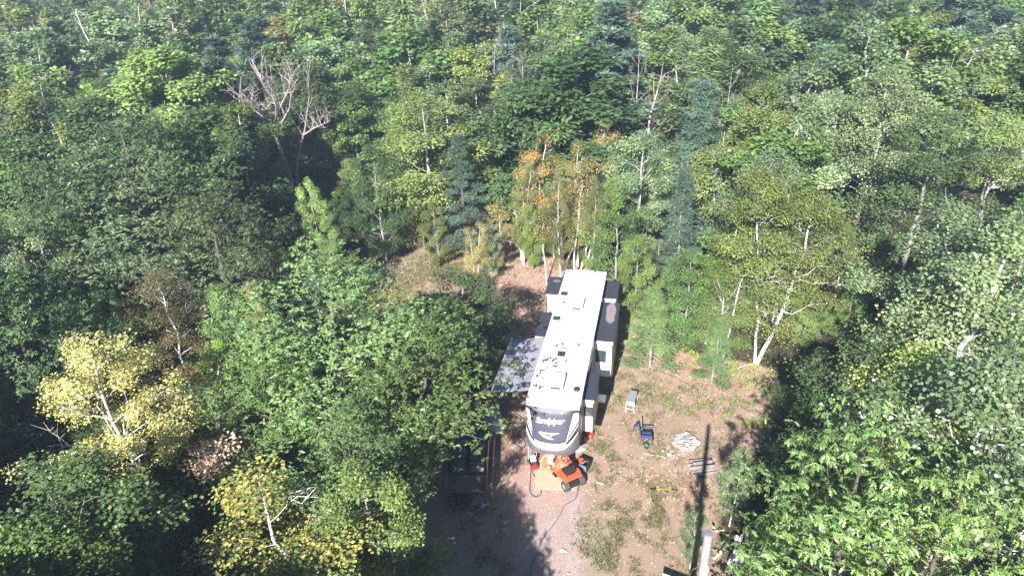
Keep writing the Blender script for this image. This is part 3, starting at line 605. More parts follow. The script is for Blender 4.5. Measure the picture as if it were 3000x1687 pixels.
hero_path('aspen', [(2505, 700, 0), (2515, 620, 2.6), (2535, 540, 5.0), (2572, 440, 7.6), (2585, 330, 10.0), (2610, 190, 13.0)], 3.4, .42, 'aspen', 'aspen', 'big pale aspen with crooked trunk in the upper right', 30000, .13, 36, .17, nb=34, kind='broad', nsec=7, clear=3.0, show=(3, 8.2, 1.0), bend=[([(2545, 520, 5.4), (2610, 512, 5.8), (2640, 510, 6)], .07), ([(2560, 470, 6.8), (2620, 420, 8), (2650, 425, 8)], .07), ([(2640, 505, 5.6), (2700, 480, 6.4), (2780, 470, 6.6)], .06)])
hero('aspen', 2790, 640, 10.5, 1.2, 'aspen', 'silvery aspen behind the right edge thicket', 2)
hero('aspen', 2960, 660, 11.8, 1.3, 'aspen', 'bright silver-green aspen at the right edge, middle height', 0)
hero_path('birch', [(2865, 700, 0), (2878, 620, 2.6), (2905, 500, 6.4), (2960, 350, 10.6)], 2.0, .5, 'birch', 'birch', 'birch with bright white double trunk at the right edge', 11000, .11, 35, .10, clear=2.4, show=(0, 8.5, .9), bend=[([(2868, 680, .6), (2880, 560, 4.0), (2912, 470, 6.4)], .14), ([(2890, 560, 4.6), (2930, 520, 5.6), (2965, 500, 6.2)], .06)])
hero_path('aspen', [(2700, 1690, 0), (2760, 1560, 3.0), (2818, 1420, 6.2), (2850, 1345, 7.6), (2905, 1180, 10.4), (2930, 1030, 12.6)], 3.0, .42, 'aspen', 'birch', 'light green aspen with crooked white limbs at the right edge', 17000, .11, 37, .15, nb=30, kind='broad', shape='round', nsec=6, clear=3.0, show=(3, 9.2, .9), bend=[([(2830, 1400, 6.6), (2880, 1390, 7.2), (2960, 1405, 7.4), (3010, 1480, 7.2)], .08), ([(2862, 1330, 7.9), (2885, 1290, 8.6), (2900, 1255, 9.2)], .08), ([(2830, 1420, 6.4), (2825, 1350, 7.2), (2790, 1310, 8)], .06), ([(2835, 1410, 6.4), (2900, 1412, 6.8), (2975, 1440, 7)], .07)])
hero('aspen', 2760, 980, 10.5, 1.0, 'bright', 'yellow-green aspen between the bottom right oak and the silver aspen', 0)
hero('oak', 2550, 1255, 10.6, .88, 'star', 'large-leaved bright green oak at bottom right', 3)
hero('oak', 2330, 1425, 7.6, .5, 'star', 'smaller large-leaved oak reaching towards the log heap at the bottom right', 3, clear=1.5)
hero('oak', 2830, 1440, 10.5, .95, 'star', 'large-leaved green oak low in the bottom right corner', 3)
hero('aspen', 2175, 1310, 4.4, .7, 'aspen', 'small silvery aspen sapling at the right of the clearing', 2, clear=.5)
hero('aspen', 2045, 1480, 3.6, .55, 'aspen', 'spindly grey-green aspen sapling behind the utility pole top', 0, clear=.5)
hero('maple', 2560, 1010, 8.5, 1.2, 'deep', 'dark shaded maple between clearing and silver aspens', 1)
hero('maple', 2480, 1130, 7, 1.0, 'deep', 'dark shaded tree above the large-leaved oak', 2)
hero('pine', 2640, 20, 13, 1.1, 'deep', 'dark green pine at the top right', 0)
hero('pine', 2860, 60, 13, 1.25, 'pine', 'blue-green pine in the top right corner', 1)
hero('pine', 1340, 400, 9.5, 1.1, 'pine', 'blue-green layered pine behind the yellow-green maple', 1)
hero('dead', 2120, 190, 13, .5, None, 'thin bare birch poles right of the tall larch', 0, clear=1)
hero('dead', 1900, 180, 12, 1.4, None, 'grey leafless tree in the forest above the grove', 2, clear=1.5)
for i_, (px_, py_, h_, r_, lab_) in enumerate([(400, -70, 15, .6, 'tallest of the white dead poles at the top left'), (445, -40, 14, .5, 'white dead pole right of the tallest at the top left'), (350, -20, 13, .7, 'grey dead pole left of the tallest at the top left'),
        (1075, -70, 15, .7, 'leaning bare grey tree at the top, left of centre'), (1150, -60, 15, .9, 'many-branched bare grey tree at the top, left of centre'), (1195, -30, 13.5, .6, 'small bare grey tree at the top, rightmost of three bare ones left of centre'), (90, -10, 13, .8, 'bare grey stems near the top left corner'), (250, -10, 12.5, .7, 'thin bare grey stems between corner and white poles at the top left'), (640, -40, 14, .5, 'leaning white-stemmed dead birch at the top left')]):
    hero('dead', px_, py_, h_, r_, None, lab_, i_ % 4, clear=2.2)
#SHADE
for (x, y, h) in [(-8.5, 7.4, 10.5), (-5.6, 8.2, 9.6), (-4.7, 5.4, 9.0), (-7.2, 9.6, 9.0), (-11.5, 8.5, 10), (-14.5, 9.5, 10), (-8, 3.5, 11), (-12, 4, 11), (-20.5, 9.5, 13), (-24.5, 13, 14), (-28, 18, 14), (-32, 23, 14), (-18, 5.5, 13), (-36, 28, 14), (-22, 6, 13), (10.5, 3.5, 9), (14.5, 4.5, 10), (18, 7, 10)]:
    HERO.append((x, y, 2)); put('oak' if x < 0 else 'maple', x, y, h, .95, 'mid', 1, None, 'leafy tree just below the picture edge shading the ground', 'trees just below the picture edge')

# ---- the forest
def view_px(x, y, z):
    d = Vector((x, y, z - CAM_H)); dep = d.dot(fw)
    if dep < 1: return None
    return 1500 + FPX * d.dot(RR) / dep, 843.5 - FPX * d.dot(UU) / dep, dep
VIS = [(370, 440, 0, 110, 112), (1070, 1160, 0, 80, 110), (780, 930, 230, 560, 62), (1130, 1350, 300, 630, 54), (1000, 1130, 470, 700, 50), (870, 930, 560, 700, 47), (1510, 1770, 440, 780, 47), (2875, 2960, 380, 620, 52), (2520, 2620, 400, 560, 50), (1990, 2110, 260, 520, 52), (2200, 2400, 700, 1060, 36)]
rg = random.Random(11); hx = np.array([(a, b) for a, b, c in HERO]); hc = np.array([c for a, b, c in HERO])
LAB = {
 'left': 'left of the clearing', 'right': 'right of the clearing', 'back': 'behind the clearing'}
far_pts = []; TODO = []; cnt = 0; y = 12.
spp = {}
while y < 175:
    sp_ = 3.0 if y < 42 else (4.1 if y < 58 else 4.9)
    x = -(.86 * y + 12); wmax = .80 * y + 10
    while x < wmax:
        X_ = x + rg.uniform(-.45, .45) * sp_; Y_ = y + rg.uniform(-.45, .45) * sp_; x += sp_
        if inside(np.array([X_]), np.array([Y_]))[0]: continue
        e = float(edist(np.array([X_]), np.array([Y_]))[0])
        if e < 1.3: continue
        vp = view_px(X_, Y_, 8)
        if vp is None or vp[0] < -260 or vp[0] > 3260 or vp[1] > 2050: continue
        if Y_ < 105 and np.any(np.hypot(hx[:, 0] - X_, hx[:, 1] - Y_) < hc + .9): continue
        rad_ = 2.2; blk = False; low = False
        for (ax, az_) in ((0, 1.0), (-.7, .6), (.7, .6), (0, .35), (-.8, .3), (.8, .3)):
            hz_ = 9.5 * az_; kk = CAM_H / (CAM_H - hz_); gx, gy = (X_ + ax * rad_) * kk, Y_ * kk
            if inside(np.array([gx]), np.array([gy]))[0] and edist(np.array([gx]), np.array([gy]))[0] > .35: blk = True; break
        if blk and Y_ > 14: continue
        va = view_px(X_, Y_, 10.5); vb = view_px(X_, Y_, 3.0); rp = 2.3 * FPX / va[2]
        if any(va[0] + rp > k[0] and va[0] - rp < k[1] and va[1] < k[3] and vb[1] > k[2] and va[2] < k[4] for k in VIS): low = True
        zone = 'left' if X_ < -8 and Y_ < 55 else ('right' if X_ > 8 and Y_ < 55 else 'back')
        r = rg.random(); h = rg.uniform(8.0, 11.5) + (0 if zone == 'left' else (rg.uniform(-1.5, 3.4) if Y_ > 40 else 1.0)) * (1 if Y_ < 100 else .8) + (vnoise(np.array([X_ + 500]), np.array([Y_]), 14, 9)[0] - .5) * 4
        if zone == 'right': h *= .5 if Y_ < 29 else (.85 if Y_ < 38 else 1)
        cn = vnoise(np.array([X_ + 700]), np.array([Y_ + 50]), 11, 12)[0] * .6 + rg.random() * .4
        if zone == 'left':
            h *= .46 if Y_ < 38 else (.62 if Y_ < 46 else .9)
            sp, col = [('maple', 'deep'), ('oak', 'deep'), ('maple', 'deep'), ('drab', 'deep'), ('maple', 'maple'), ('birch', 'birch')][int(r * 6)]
        elif zone == 'right':
            sp, col = [('birch', 'birch'), ('birch', 'maple'), ('aspen', 'aspen'), ('birch', 'birch'), ('maple', 'maple'), ('aspen', 'aspen'), ('maple', 'deep')][int(r * 7)]
        else:
            if X_ > 28 and cn > .5: opts = [('pine', 'pine'), ('aspen', 'aspen'), ('birch', 'birch'), ('pine', 'deep')]
            elif cn < .33: opts = [('maple', 'deep'), ('maple', 'deep'), ('oak', 'deep'), ('maple', 'maple'), ('pine', 'pine'), ('birch', 'birch')]
            elif cn < .52: opts = [('aspen', 'aspen'), ('birch', 'birch'), ('birch', 'drab'), ('maple', 'drab'), ('maple', 'maple'), ('aspen', 'drab'), ('dead', None)]
            elif cn < .7: opts = [('pine', 'pine'), ('maple', 'maple'), ('aspen', 'aspen'), ('birch', 'drab'), ('larch', 'larch')]
            else: opts = [('maple', 'maple'), ('maple', 'bright'), ('birch', 'birch'), ('birch', 'birch'), ('birch', 'fall'), ('aspen', 'aspen')]
            sp, col = opts[int(r * len(opts))]
        if Y_ > 100: far_pts.append((X_, Y_, h, sp, None if sp == 'dead' else {'oak': 'oak', 'drab': 'drab', 'maple': 'maple', 'aspen': 'aspen', 'birch': 'birch', 'pine': 'pine', 'larch': 'larch'}[sp])); continue
        # keep the view onto the clearing open
        if low: h = rg.uniform(2.6, 4.4); sp, col = [('maple', 'maple'), ('birch', 'birch'), ('maple', 'deep'), ('birch', 'aspen')][rg.randrange(4)]
        lod = 'near' if Y_ < 40 else ('mid' if Y_ < 72 else 'far')
        word = {'deep': 'dark green', 'maple': 'green', 'birch': 'olive green', 'aspen': 'grey-green', 'drab': 'drab green', 'bright': 'yellow-green', 'fall': 'yellowing', 'pine': 'blue-green', 'larch': 'pale feathery', None: 'bare grey'}[col]
        kindw = NAME[sp].replace('_', ' ')
        lab = f'{word} {kindw} in the dense forest {LAB[zone]}'
        grp = f'{word} {kindw}s in the forest {LAB[zone]}'
        spp[sp] = spp.get(sp, 0) + 1
        TODO.append((put(sp, X_, Y_, h * (1.1 if sp in ('pine', 'larch') else 1), (rg.uniform(1.0, 1.3) if Y_ < 42 else rg.uniform(1.1, 1.5)) if sp != 'dead' else .7, lod, rg.randrange(3), col, lab, grp, rg=rg, tilt=(rg.uniform(-.05, .05), rg.uniform(-.05, .05))), X_, Y_, h, word, kindw))
        cnt += 1
    y += sp_ * .95
MP = [(view_px(a, b, c), n_) for a, b, c, n_ in MARKS]; fam = {}
for o_, x_, y_, h_, word, kindw in TODO:
    v = view_px(x_, y_, h_ * .7); best = min(MP, key=lambda q_: math.hypot(q_[0][0] - v[0], 1.5 * (q_[0][1] - v[1]))); dx, dy = v[0] - best[0][0], v[1] - best[0][1]
    dw = ('left of' if dx < 0 else 'right of') if abs(dx) > abs(dy) * 1.5 else ('beyond' if dy < 0 else 'in front of')
    fam.setdefault((word, kindw, dw, best[1]), []).append((math.hypot(dx, dy), o_))
ORD = ['nearest', 'second nearest', 'third nearest', 'fourth nearest', 'fifth nearest', 'sixth nearest', 'seventh nearest']
for (word, kindw, dw, n_), L_ in fam.items():
    L_.sort(key=lambda t_: t_[0])
    for i_, (d_, o_) in enumerate(L_):
        o_['label'] = f'{word} {kindw} {dw} the {n_}'.replace('in front of', 'before').replace('yellow-green tree by the dead tree', 'tree next to the dead one') + ('' if len(L_) == 1 else ', ' + (ORD[i_] + '' if i_ < 7 else 'one of several'))
print('forest trees', cnt, spp, 'far', len(far_pts))

# far wood: one mass, instances of the far protos through geometry nodes
def far_wood():
    cols = {}
    root = None
    ng_all = bpy.data.node_groups.new('scatter_far_trees', 'GeometryNodeTree')
    ng_all.interface.new_socket('Geometry', in_out='INPUT', socket_type='NodeSocketGeometry'); ng_all.interface.new_socket('Geometry', in_out='OUTPUT', socket_type='NodeSocketGeometry')
    N = ng_all.nodes; gi = N.new('NodeGroupInput'); go = N.new('NodeGroupOutput'); join = N.new('GeometryNodeJoinGeometry')
    kinds = sorted({(p[3], p[4]) for p in far_pts}, key=str)
    kid = N.new('GeometryNodeInputNamedAttribute'); kid.data_type = 'INT'; kid.inputs[0].default_value = 'kind_id'
    sc = N.new('GeometryNodeInputNamedAttribute'); sc.data_type = 'FLOAT'; sc.inputs[0].default_value = 'size'
    ro = N.new('GeometryNodeInputNamedAttribute'); ro.data_type = 'FLOAT'; ro.inputs[0].default_value = 'turn'
    cx = N.new('ShaderNodeCombineXYZ'); ng_all.links.new(ro.outputs['Attribute'], cx.inputs[2])
    for i, (sp, col) in enumerate(kinds):
        tr, cr, hh = get(sp, 'far', i % 3)
        for me, cm in ((tr, None), (cr, col)):
            if me is None: continue
            o = bpy.data.objects.new('far_tree_source', me)      # unlinked source, drawn only as instances
            if cm: o.material_slots[0].link = 'OBJECT'; o.material_slots[0].material = LM[cm]
            me2 = me
            if cm and me.materials[0] != LM[cm]:
                me2 = me.copy(); me2.materials[0] = LM[cm]; o.data = me2; o.material_slots[0].link = 'DATA'
            oi = N.new('GeometryNodeObjectInfo'); oi.inputs[0].default_value = o
            cmp_ = N.new('FunctionNodeCompare'); cmp_.data_type = 'INT'; cmp_.operation = 'EQUAL'; cmp_.inputs[3].default_value = i
            ng_all.links.new(kid.outputs['Attribute'], cmp_.inputs[2])
            ip = N.new('GeometryNodeInstanceOnPoints'); ng_all.links.new(gi.outputs[0], ip.inputs['Points']); ng_all.links.new(cmp_.outputs[0], ip.inputs['Selection'])
            ng_all.links.new(oi.outputs['Geometry'], ip.inputs['Instance']); ng_all.links.new(cx.outputs[0], ip.inputs['Rotation']); ng_all.links.new(sc.outputs['Attribute'], ip.inputs['Scale'])
            ng_all.links.new(ip.outputs[0], join.inputs[0])
    ng_all.links.new(join.outputs[0], go.inputs[0])
    me = bpy.data.meshes.new('distant_forest'); me.from_pydata([(p[0], p[1], gzf(p[0], p[1])) for p in far_pts], [], [])
    a = me.attributes.new('kind_id', 'INT', 'POINT'); a.data.foreach_set('value', [kinds.index((p[3], p[4])) for p in far_pts])
    a = me.attributes.new('size', 'FLOAT', 'POINT'); a.data.foreach_set('value', [p[2] / 10 * 1.1 for p in far_pts])
    a = me.attributes.new('turn', 'FLOAT', 'POINT'); a.data.foreach_set('value', [rg.uniform(0, 6.28) for p in far_pts])
    o = link_mesh('distant_forest', me); md = o.modifiers.new('scatter', 'NODES'); md.node_group = ng_all
    tag(o, 'far mass of mixed forest filling the top of the picture', 'forest', kind='stuff')
far_wood()
# ------------------------------------------------------------------ small ground things
def scatter_mesh(name, P, A, prof, m, size, up_=None, seed=0, lab=None, attr=None, wid=.5, tilt=.25):
    """flat or standing leaf pieces at points P"""
    rg = np.random.RandomState(seed); n = len(P); L = (size * rg.uniform(.6, 1.4, n))[:, None]
    az = rg.rand(n) * 6.283
    if prof == 'flat':
        D = np.stack([np.cos(az), np.sin(az), rg.uniform(-tilt, tilt, n)], -1)
    else:
        D = np.stack([np.cos(az) * .45, np.sin(az) * .45, rg.uniform(.6, 1.2, n)], -1)
    D = nrm(D); N0 = rg.randn(n, 3) * .2 + np.array([0, 0, 1.]) if prof == 'flat' else rg.randn(n, 3)
    S = nrm(np.cross(D, N0)); Nn = np.cross(S, D); W = L * wid
    V = np.stack([P, P + D * L * .5 - S * W / 2 + Nn * L * .08, P + D * L, P + D * L * .5 + S * W / 2 + Nn * L * .08], 1).reshape(-1, 3)
    b = np.arange(n)[:, None] * 4; F = np.stack([b + [0, 1, 2], b + [0, 2, 3]], 1).reshape(-1, 3)
    me = np_mesh(name, V, F, np.arange(len(F)) * 3, attr={'v': np.repeat(rg.rand(n), 2)}); me.materials.append(m)
    o = link_mesh(name, me); return o

def rand_pts(n, x0, x1, y0, y1, seed, wfun, spread=0, per=1):
    rg = np.random.RandomState(seed); out = []; tot = 0
    while tot < n:
        x = rg.uniform(x0, x1, 20000); y = rg.uniform(y0, y1, 20000); k = rg.rand(20000) < wfun(x, y)
        out.append(np.stack([x[k], y[k]], -1)); tot += k.sum()
        if len(out) > 60: break
    p = np.concatenate(out)[:n]
    if per > 1: p = np.repeat(p, per, 0) + rg.randn(len(p) * per, 2) * spread
    return np.stack([p[:, 0], p[:, 1], gz(p[:, 0], p[:, 1])], -1)
GRS = leaf_mat('grass_blades', [(0, (.05, .08, .02)), (.5, (.11, .15, .04)), (.8, (.2, .2, .08)), (1, (.36, .30, .16))], clump=.15)
DRY = leaf_mat('dry_grass', [(0, (.10, .14, .04)), (.5, (.22, .22, .08)), (.8, (.38, .31, .16)), (1, (.52, .42, .28))], clump=.15)
FAL = leaf_mat('fallen_leaves', [(0, (.16, .08, .045)), (.4, (.36, .19, .11)), (.75, (.52, .30, .17)), (1, (.7, .55, .42))], trans=.05, clump=.05)
FLW = leaf_mat('goldenrod_heads', [(0, (.12, .14, .03)), (.6, (.24, .22, .04)), (1, (.5, .38, .05))], clump=.05)
WHF = leaf_mat('white_flower_heads', [(0, (.08, .12, .05)), (.7, (.16, .2, .12)), (.9, (.5, .55, .52)), (1, (.7, .72, .7))], clump=.05)
def gw(x, y):
    g = .10 + .9 * blob(x, y, 5.2, 20.6, 3.0, 2.2) + .5 * blob(x, y, 7.5, 28.5, 4, 4) + .5 * blob(x, y, 3.2, 18.0, 2.5, 2) + .7 * blob(x, y, 3.6, 24.6, 1, 1) + .5 * blob(x, y, -1.0, 20, 1.5, 2.5) + .7 * blob(x, y, -5, 46, 5, 3, .8) + .4 * blob(x, y, 6, 33, 1.5, 5)
    g = g * np.clip(vnoise(x, y, .5, 21) * 1.6 - .45, 0, 1) * (vnoise(x, y, 2.0, 22) + .3) * 1.3
    g = g - .9 * blob(x, y, 1.2, 20.5, 1.1, 3.5) - .6 * blob(x, y, 1.3, 24, 2, 2)
    return np.clip(g, 0, 1) * inside(x, y)
P = rand_pts(9000, -6, 15, 15, 47, 31, gw, .05, 7); tag(scatter_mesh('grass_tufts', P, None, 'up', GRS, .10, seed=3, wid=.16), 'short green and straw grass tufts growing in the clearing', 'grass', kind='stuff')
P = rand_pts(9000, -7, 15, 15, 56, 32, lambda x, y: np.clip(.12 + .9 * blob(x, y, 7.0, 22.3, 1.8, 1.4) + .8 * blob(x, y, 10.5, 31, 3, 2.5) + 1. * blob(x, y, 4.5, 45.5, 3.5, 1.8) + .8 * blob(x, y, .6, 41.5, 2.4, 3.5, .4), 0, 1) * inside(x, y))
P[:, 2] += .012; tag(scatter_mesh('fallen_leaves', P, None, 'flat', FAL, .085, seed=4, wid=.7), 'tan and orange fallen leaves lying on the dirt', 'leaves', kind='stuff')
# gravel bits
P = rand_pts(2200, -6, 14, 15, 40, 33, lambda x, y: (.3 + .7 * blob(x, y, 8.2, 25.3, 1.2, 1.0)) * inside(x, y))
def pebbles(P):
    rg = np.random.RandomState(3); n = len(P); base = np.array([[1, 0, 0], [-.5, .87, 0], [-.5, -.87, 0], [0, 0, .8]])
    s = rg.uniform(.012, .045, n)[:, None, None] * rg.uniform(.7, 1.3, (n, 1, 3)); a = rg.rand(n) * 6.28
    Rz = np.zeros((n, 3, 3)); Rz[:, 0, 0] = np.cos(a); Rz[:, 0, 1] = -np.sin(a); Rz[:, 1, 0] = np.sin(a); Rz[:, 1, 1] = np.cos(a); Rz[:, 2, 2] = 1
    V = (base[None] * s) @ Rz.transpose(0, 2, 1) + P[:, None]; b = np.arange(n)[:, None] * 4
    F = np.stack([b + [0, 1, 3], b + [1, 2, 3], b + [2, 0, 3]], 1).reshape(-1, 3)
    me = np_mesh('pebbles', V.reshape(-1, 3), F, np.arange(len(F)) * 3); me.materials.append(mat('pebble', (.42, .36, .33), col2=(.62, .56, .52), scale=2, rough=.9)); return link_mesh('pebbles', me)
tag(pebbles(P), 'pale pebbles scattered on the clearing dirt', 'pebbles', kind='stuff')
# trail edge grass and flowers
trail = lambda x, y: np.clip(blob(x, y, -5.6, 46.5, 5.5, 1.5, .95) + .8 * blob(x, y, -1.5, 53, 4, 1.2, .9) + .7 * blob(x, y, -8.5, 42, 2, 1.5), 0, 1)
P = rand_pts(2600, -13, 4, 38, 58, 34, trail, .12, 8); tag(scatter_mesh('tall_dry_grass', P, None, 'up', DRY, .2, seed=6, wid=.07), 'tall green and straw-coloured grass along the trail behind the trees', 'grass', kind='stuff')
P = rand_pts(130, -12, -6, 37.5, 43, 35, lambda x, y: blob(x, y, -8.6, 39.6, 1.5, 1.2), .12, 10); P[:, 2] += .6 + np.random.RandomState(1).rand(len(P)) * .3
tag(scatter_mesh('goldenrod', P, None, 'flat', FLW, .07, seed=7, wid=.8), 'patch of yellow goldenrod at the near end of the trail', 'flowers', kind='stuff')
P = rand_pts(260, -14, -6, 39, 46, 36, lambda x, y: blob(x, y, -9.8, 43.2, 1.9, 1.4, .6), .15, 9); P[:, 2] += .4 + np.random.RandomState(2).rand(len(P)) * .4
tag(scatter_mesh('white_flowers', P, None, 'flat', WHF, .07, seed=8, wid=.8), 'patch of white flowering weeds left of the trail', 'flowers', kind='stuff')
# undergrowth of the forest floor
def uw(x, y):
    ins = inside(x, y); e = edist(x, y); v = (np.abs(x) < .8 * y + 6)
    edge = np.clip(1 - e / 3, 0, 1)
    return np.clip(np.where(ins, .0, .22 + .6 * edge), 0, 1) * v * (vnoise(x, y, 1.6, 40) > .38)
UG = leaf_mat('undergrowth_leaves', [(0, (.03, .06, .018)), (.5, (.065, .11, .03)), (.85, (.12, .18, .04)), (1, (.24, .2, .06))])
P = rand_pts(4200, -60, 50, 10, 75, 37, uw, .22, 12); rgu = np.random.RandomState(9); P[:, 2] += np.abs(rgu.randn(len(P))) * .35
tag(scatter_mesh('undergrowth', P, None, 'flat', UG, .17, seed=10, wid=.6, tilt=.7), 'low leafy undergrowth on the forest floor round the clearing', 'undergrowth', kind='stuff')
P = rand_pts(240, 5, 15, 26, 46, 38, lambda x, y: inside(x, y) * (np.clip(1 - edist(x, y) / 2.6, 0, 1) ** 1.5 + .02), .09, 16); rgu = np.random.RandomState(19); P[:, 2] += np.abs(rgu.randn(len(P))) * .12 + .03
tag(scatter_mesh('weed_seedlings', P, None, 'flat', LM['lime'], .11, seed=11, wid=.6, tilt=.6), 'bright green seedlings and weeds at the right edge of the clearing', 'weeds', kind='stuff')

# ------------------------------------------------------------------ materials of made things
M = dict(
 white=mat('white_gelcoat', (.78, .77, .77), rough=.35, var=.03, scale=1.2, coat=.2),
 roof=mat('white_rubber_roof', (.50, .52, .55), rough=.5, col2=(.76, .76, .76), scale=.7, bump=.05),
 trim=mat('dark_trim', (.03, .03, .035), rough=.5, var=.2),
 wall=mat('taupe_fibreglass_wall', (.26, .22, .19), rough=.4, var=.08, scale=1),
 band=mat('grey_skirt', (.14, .13, .15), rough=.45, var=.1, scale=1),
 slroof=mat('slide_roof_membrane', (.040, .042, .055), rough=.42, var=.12, scale=2.2, bump=.08),
 glass=mat('tinted_window', (.035, .055, .05), rough=.08, var=.1, spec=.9),
 steel=mat('steel', (.42, .42, .44), rough=.35, metal=.8, var=.1),
 alu=mat('aluminium', (.62, .63, .66), rough=.4, metal=.5, var=.06),
 black=mat('black_plastic', (.016, .016, .018), rough=.5, var=.2),
 blackst=mat('black_painted_steel', (.02, .02, .022), rough=.4, var=.2),
 rubber=mat('tyre_rubber', (.035, .035, .037), rough=.85, col2=(.09, .085, .085), scale=6),
 hub=mat('grey_dusty_hub', (.25, .25, .26), rough=.6, var=.15),
 orange=mat('orange_mower_paint', (.55, .10, .045), rough=.35, var=.08, coat=.4),
 tarp=mat('orange_tarp', (.44, .15, .075), rough=.5, var=.25, scale=5, bump=.25),
 bucket=mat('orange_bucket', (.8, .09, .03), rough=.4, var=.04),
 ply=mat('plywood', (.42, .27, .18), rough=.8, col2=(.55, .38, .27), scale=2.5, bump=.1),
 wood=mat('weathered_board', (.13, .085, .07), rough=.85, col2=(.21, .14, .115), scale=3, bump=.4),
 polew=mat('pole_wood', (.25, .18, .18), rough=.85, col2=(.40, .31, .31), scale=3, bump=.5),
 wrap=mat('black_wrap', (.022, .03, .055), rough=.4, var=.25, scale=4, bump=.3),
 print=mat('pale_blue_print', (.18, .25, .36), rough=.5, var=.15),
 chair=mat('blue_chair_fabric', (.035, .06, .15), rough=.8, var=.15, scale=6, bump=.1),
 tabletop=mat('grey_table_top', (.22, .23, .27), rough=.5, var=.1, scale=2),
 hose=mat('blue_hose', (.04, .08, .22), rough=.45, var=.05),
 yel=mat('yellow_cord', (.42, .30, .03), rough=.5, var=.05),
 cord=mat('black_cord', (.02, .02, .02), rough=.6, var=.05),
 grey=mat('grey_cord', (.14, .15, .20), rough=.6, var=.05),
 stone=mat('fire_ring_stone', (.26, .19, .17), rough=.9, col2=(.46, .36, .32), scale=2.5, bump=.5),
 ash=mat('wood_ash', (.26, .29, .29), rough=.95, col2=(.56, .58, .58), scale=7, bump=.5),
 log=mat('firewood', (.13, .11, .11), rough=.9, col2=(.27, .23, .23), scale=5, bump=.5),
 cut=mat('cut_wood_end', (.6, .44, .3), rough=.85, var=.15),
 red=mat('red_plastic', (.5, .02, .035), rough=.4, var=.1),
 pwhite=mat('white_plastic', (.78, .78, .8), rough=.4, var=.03),
 pblue=mat('pale_blue_plastic', (.30, .40, .52), rough=.4, var=.06),
 teal=mat('teal_plastic', (.05, .22, .17), rough=.35, var=.1), dgreen=mat('dark_green_enamel', (.012, .05, .035), rough=.3, var=.1),
 yellowt=mat('yellow_tool', (.50, .48, .08), rough=.4, var=.05),
 awn=None, cap=None, stain=None)
def awning_mat():
    m = bpy.data.materials.new('awning_vinyl'); m.use_nodes = True; nt = m.node_tree; b = nt.nodes['Principled BSDF']; b.inputs['Roughness'].default_value = .38
    tc = nt.nodes.new('ShaderNodeTexCoord'); sp = nt.nodes.new('ShaderNodeSeparateXYZ'); lk(nt, tc.outputs['Object'], sp.inputs[0])
    w_ = nt.nodes.new('ShaderNodeMath'); w_.operation = 'MULTIPLY'; w_.inputs[1].default_value = 11.; lk(nt, sp.outputs[1], w_.inputs[0])
    f = nt.nodes.new('ShaderNodeMath'); f.operation = 'PINGPONG'; f.inputs[1].default_value = 1.; lk(nt, w_.outputs[0], f.inputs[0])
    cr = nt.nodes.new('ShaderNodeValToRGB'); e = cr.color_ramp.elements; e[0].color = (.24, .23, .27, 1); e[1].color = (.30, .29, .34, 1); lk(nt, f.outputs[0], cr.inputs[0]); lk(nt, cr.outputs[0], b.inputs['Base Color']); return m
M['awn'] = awning_mat()
M['cap'] = mat('metallic_grey_cap', (.095, .09, .125), rough=.3, metal=.3, var=.04, scale=.8, coat=.3)
def stain_mat(cx, cy, rx, ry, name, base=(.040, .042, .055), mid=(.24, .225, .25), core=(.26, .175, .175)):
    m = bpy.data.materials.new(name); m.use_nodes = True; nt = m.node_tree; b = nt.nodes['Principled BSDF']; b.inputs['Roughness'].default_value = .5
    tc = nt.nodes.new('ShaderNodeTexCoord'); mp = nt.nodes.new('ShaderNodeMapping'); mp.vector_type = 'POINT'
    mp.inputs['Location'].default_value = (-cx / rx, -cy / ry, 0); mp.inputs['Scale'].default_value = (1 / rx, 1 / ry, 0)
    n = nt.nodes.new('ShaderNodeTexNoise'); n.inputs['Scale'].default_value = 2.; ln = nt.nodes.new('ShaderNodeVectorMath'); ln.operation = 'LENGTH'
    lk(nt, tc.outputs['Object'], mp.inputs[0]); lk(nt, tc.outputs['Object'], n.inputs['Vector']); lk(nt, mp.outputs[0], ln.inputs[0])
    ad = nt.nodes.new('ShaderNodeMath'); ad.operation = 'MULTIPLY_ADD'; ad.inputs[1].default_value = .6; lk(nt, n.outputs[0], ad.inputs[0]); lk(nt, ln.outputs['Value'], ad.inputs[2])
    cr = nt.nodes.new('ShaderNodeValToRGB'); e = cr.color_ramp.elements; e[0].position = 0; e[0].color = (*core, 1); e[1].position = 1.0; e[1].color = (*base, 1)
    for p, c in ((.62, core), (.76, mid), (.98, tuple(.5 * a + .5 * b_ for a, b_ in zip(base, mid)))):
        x = e.new(p); x.color = (*c, 1)
    dv = nt.nodes.new('ShaderNodeMath'); dv.operation = 'MULTIPLY'; dv.inputs[1].default_value = .9; lk(nt, ad.outputs[0], dv.inputs[0]); lk(nt, dv.outputs[0], cr.inputs[0]); lk(nt, cr.outputs[0], b.inputs['Base Color']); return m

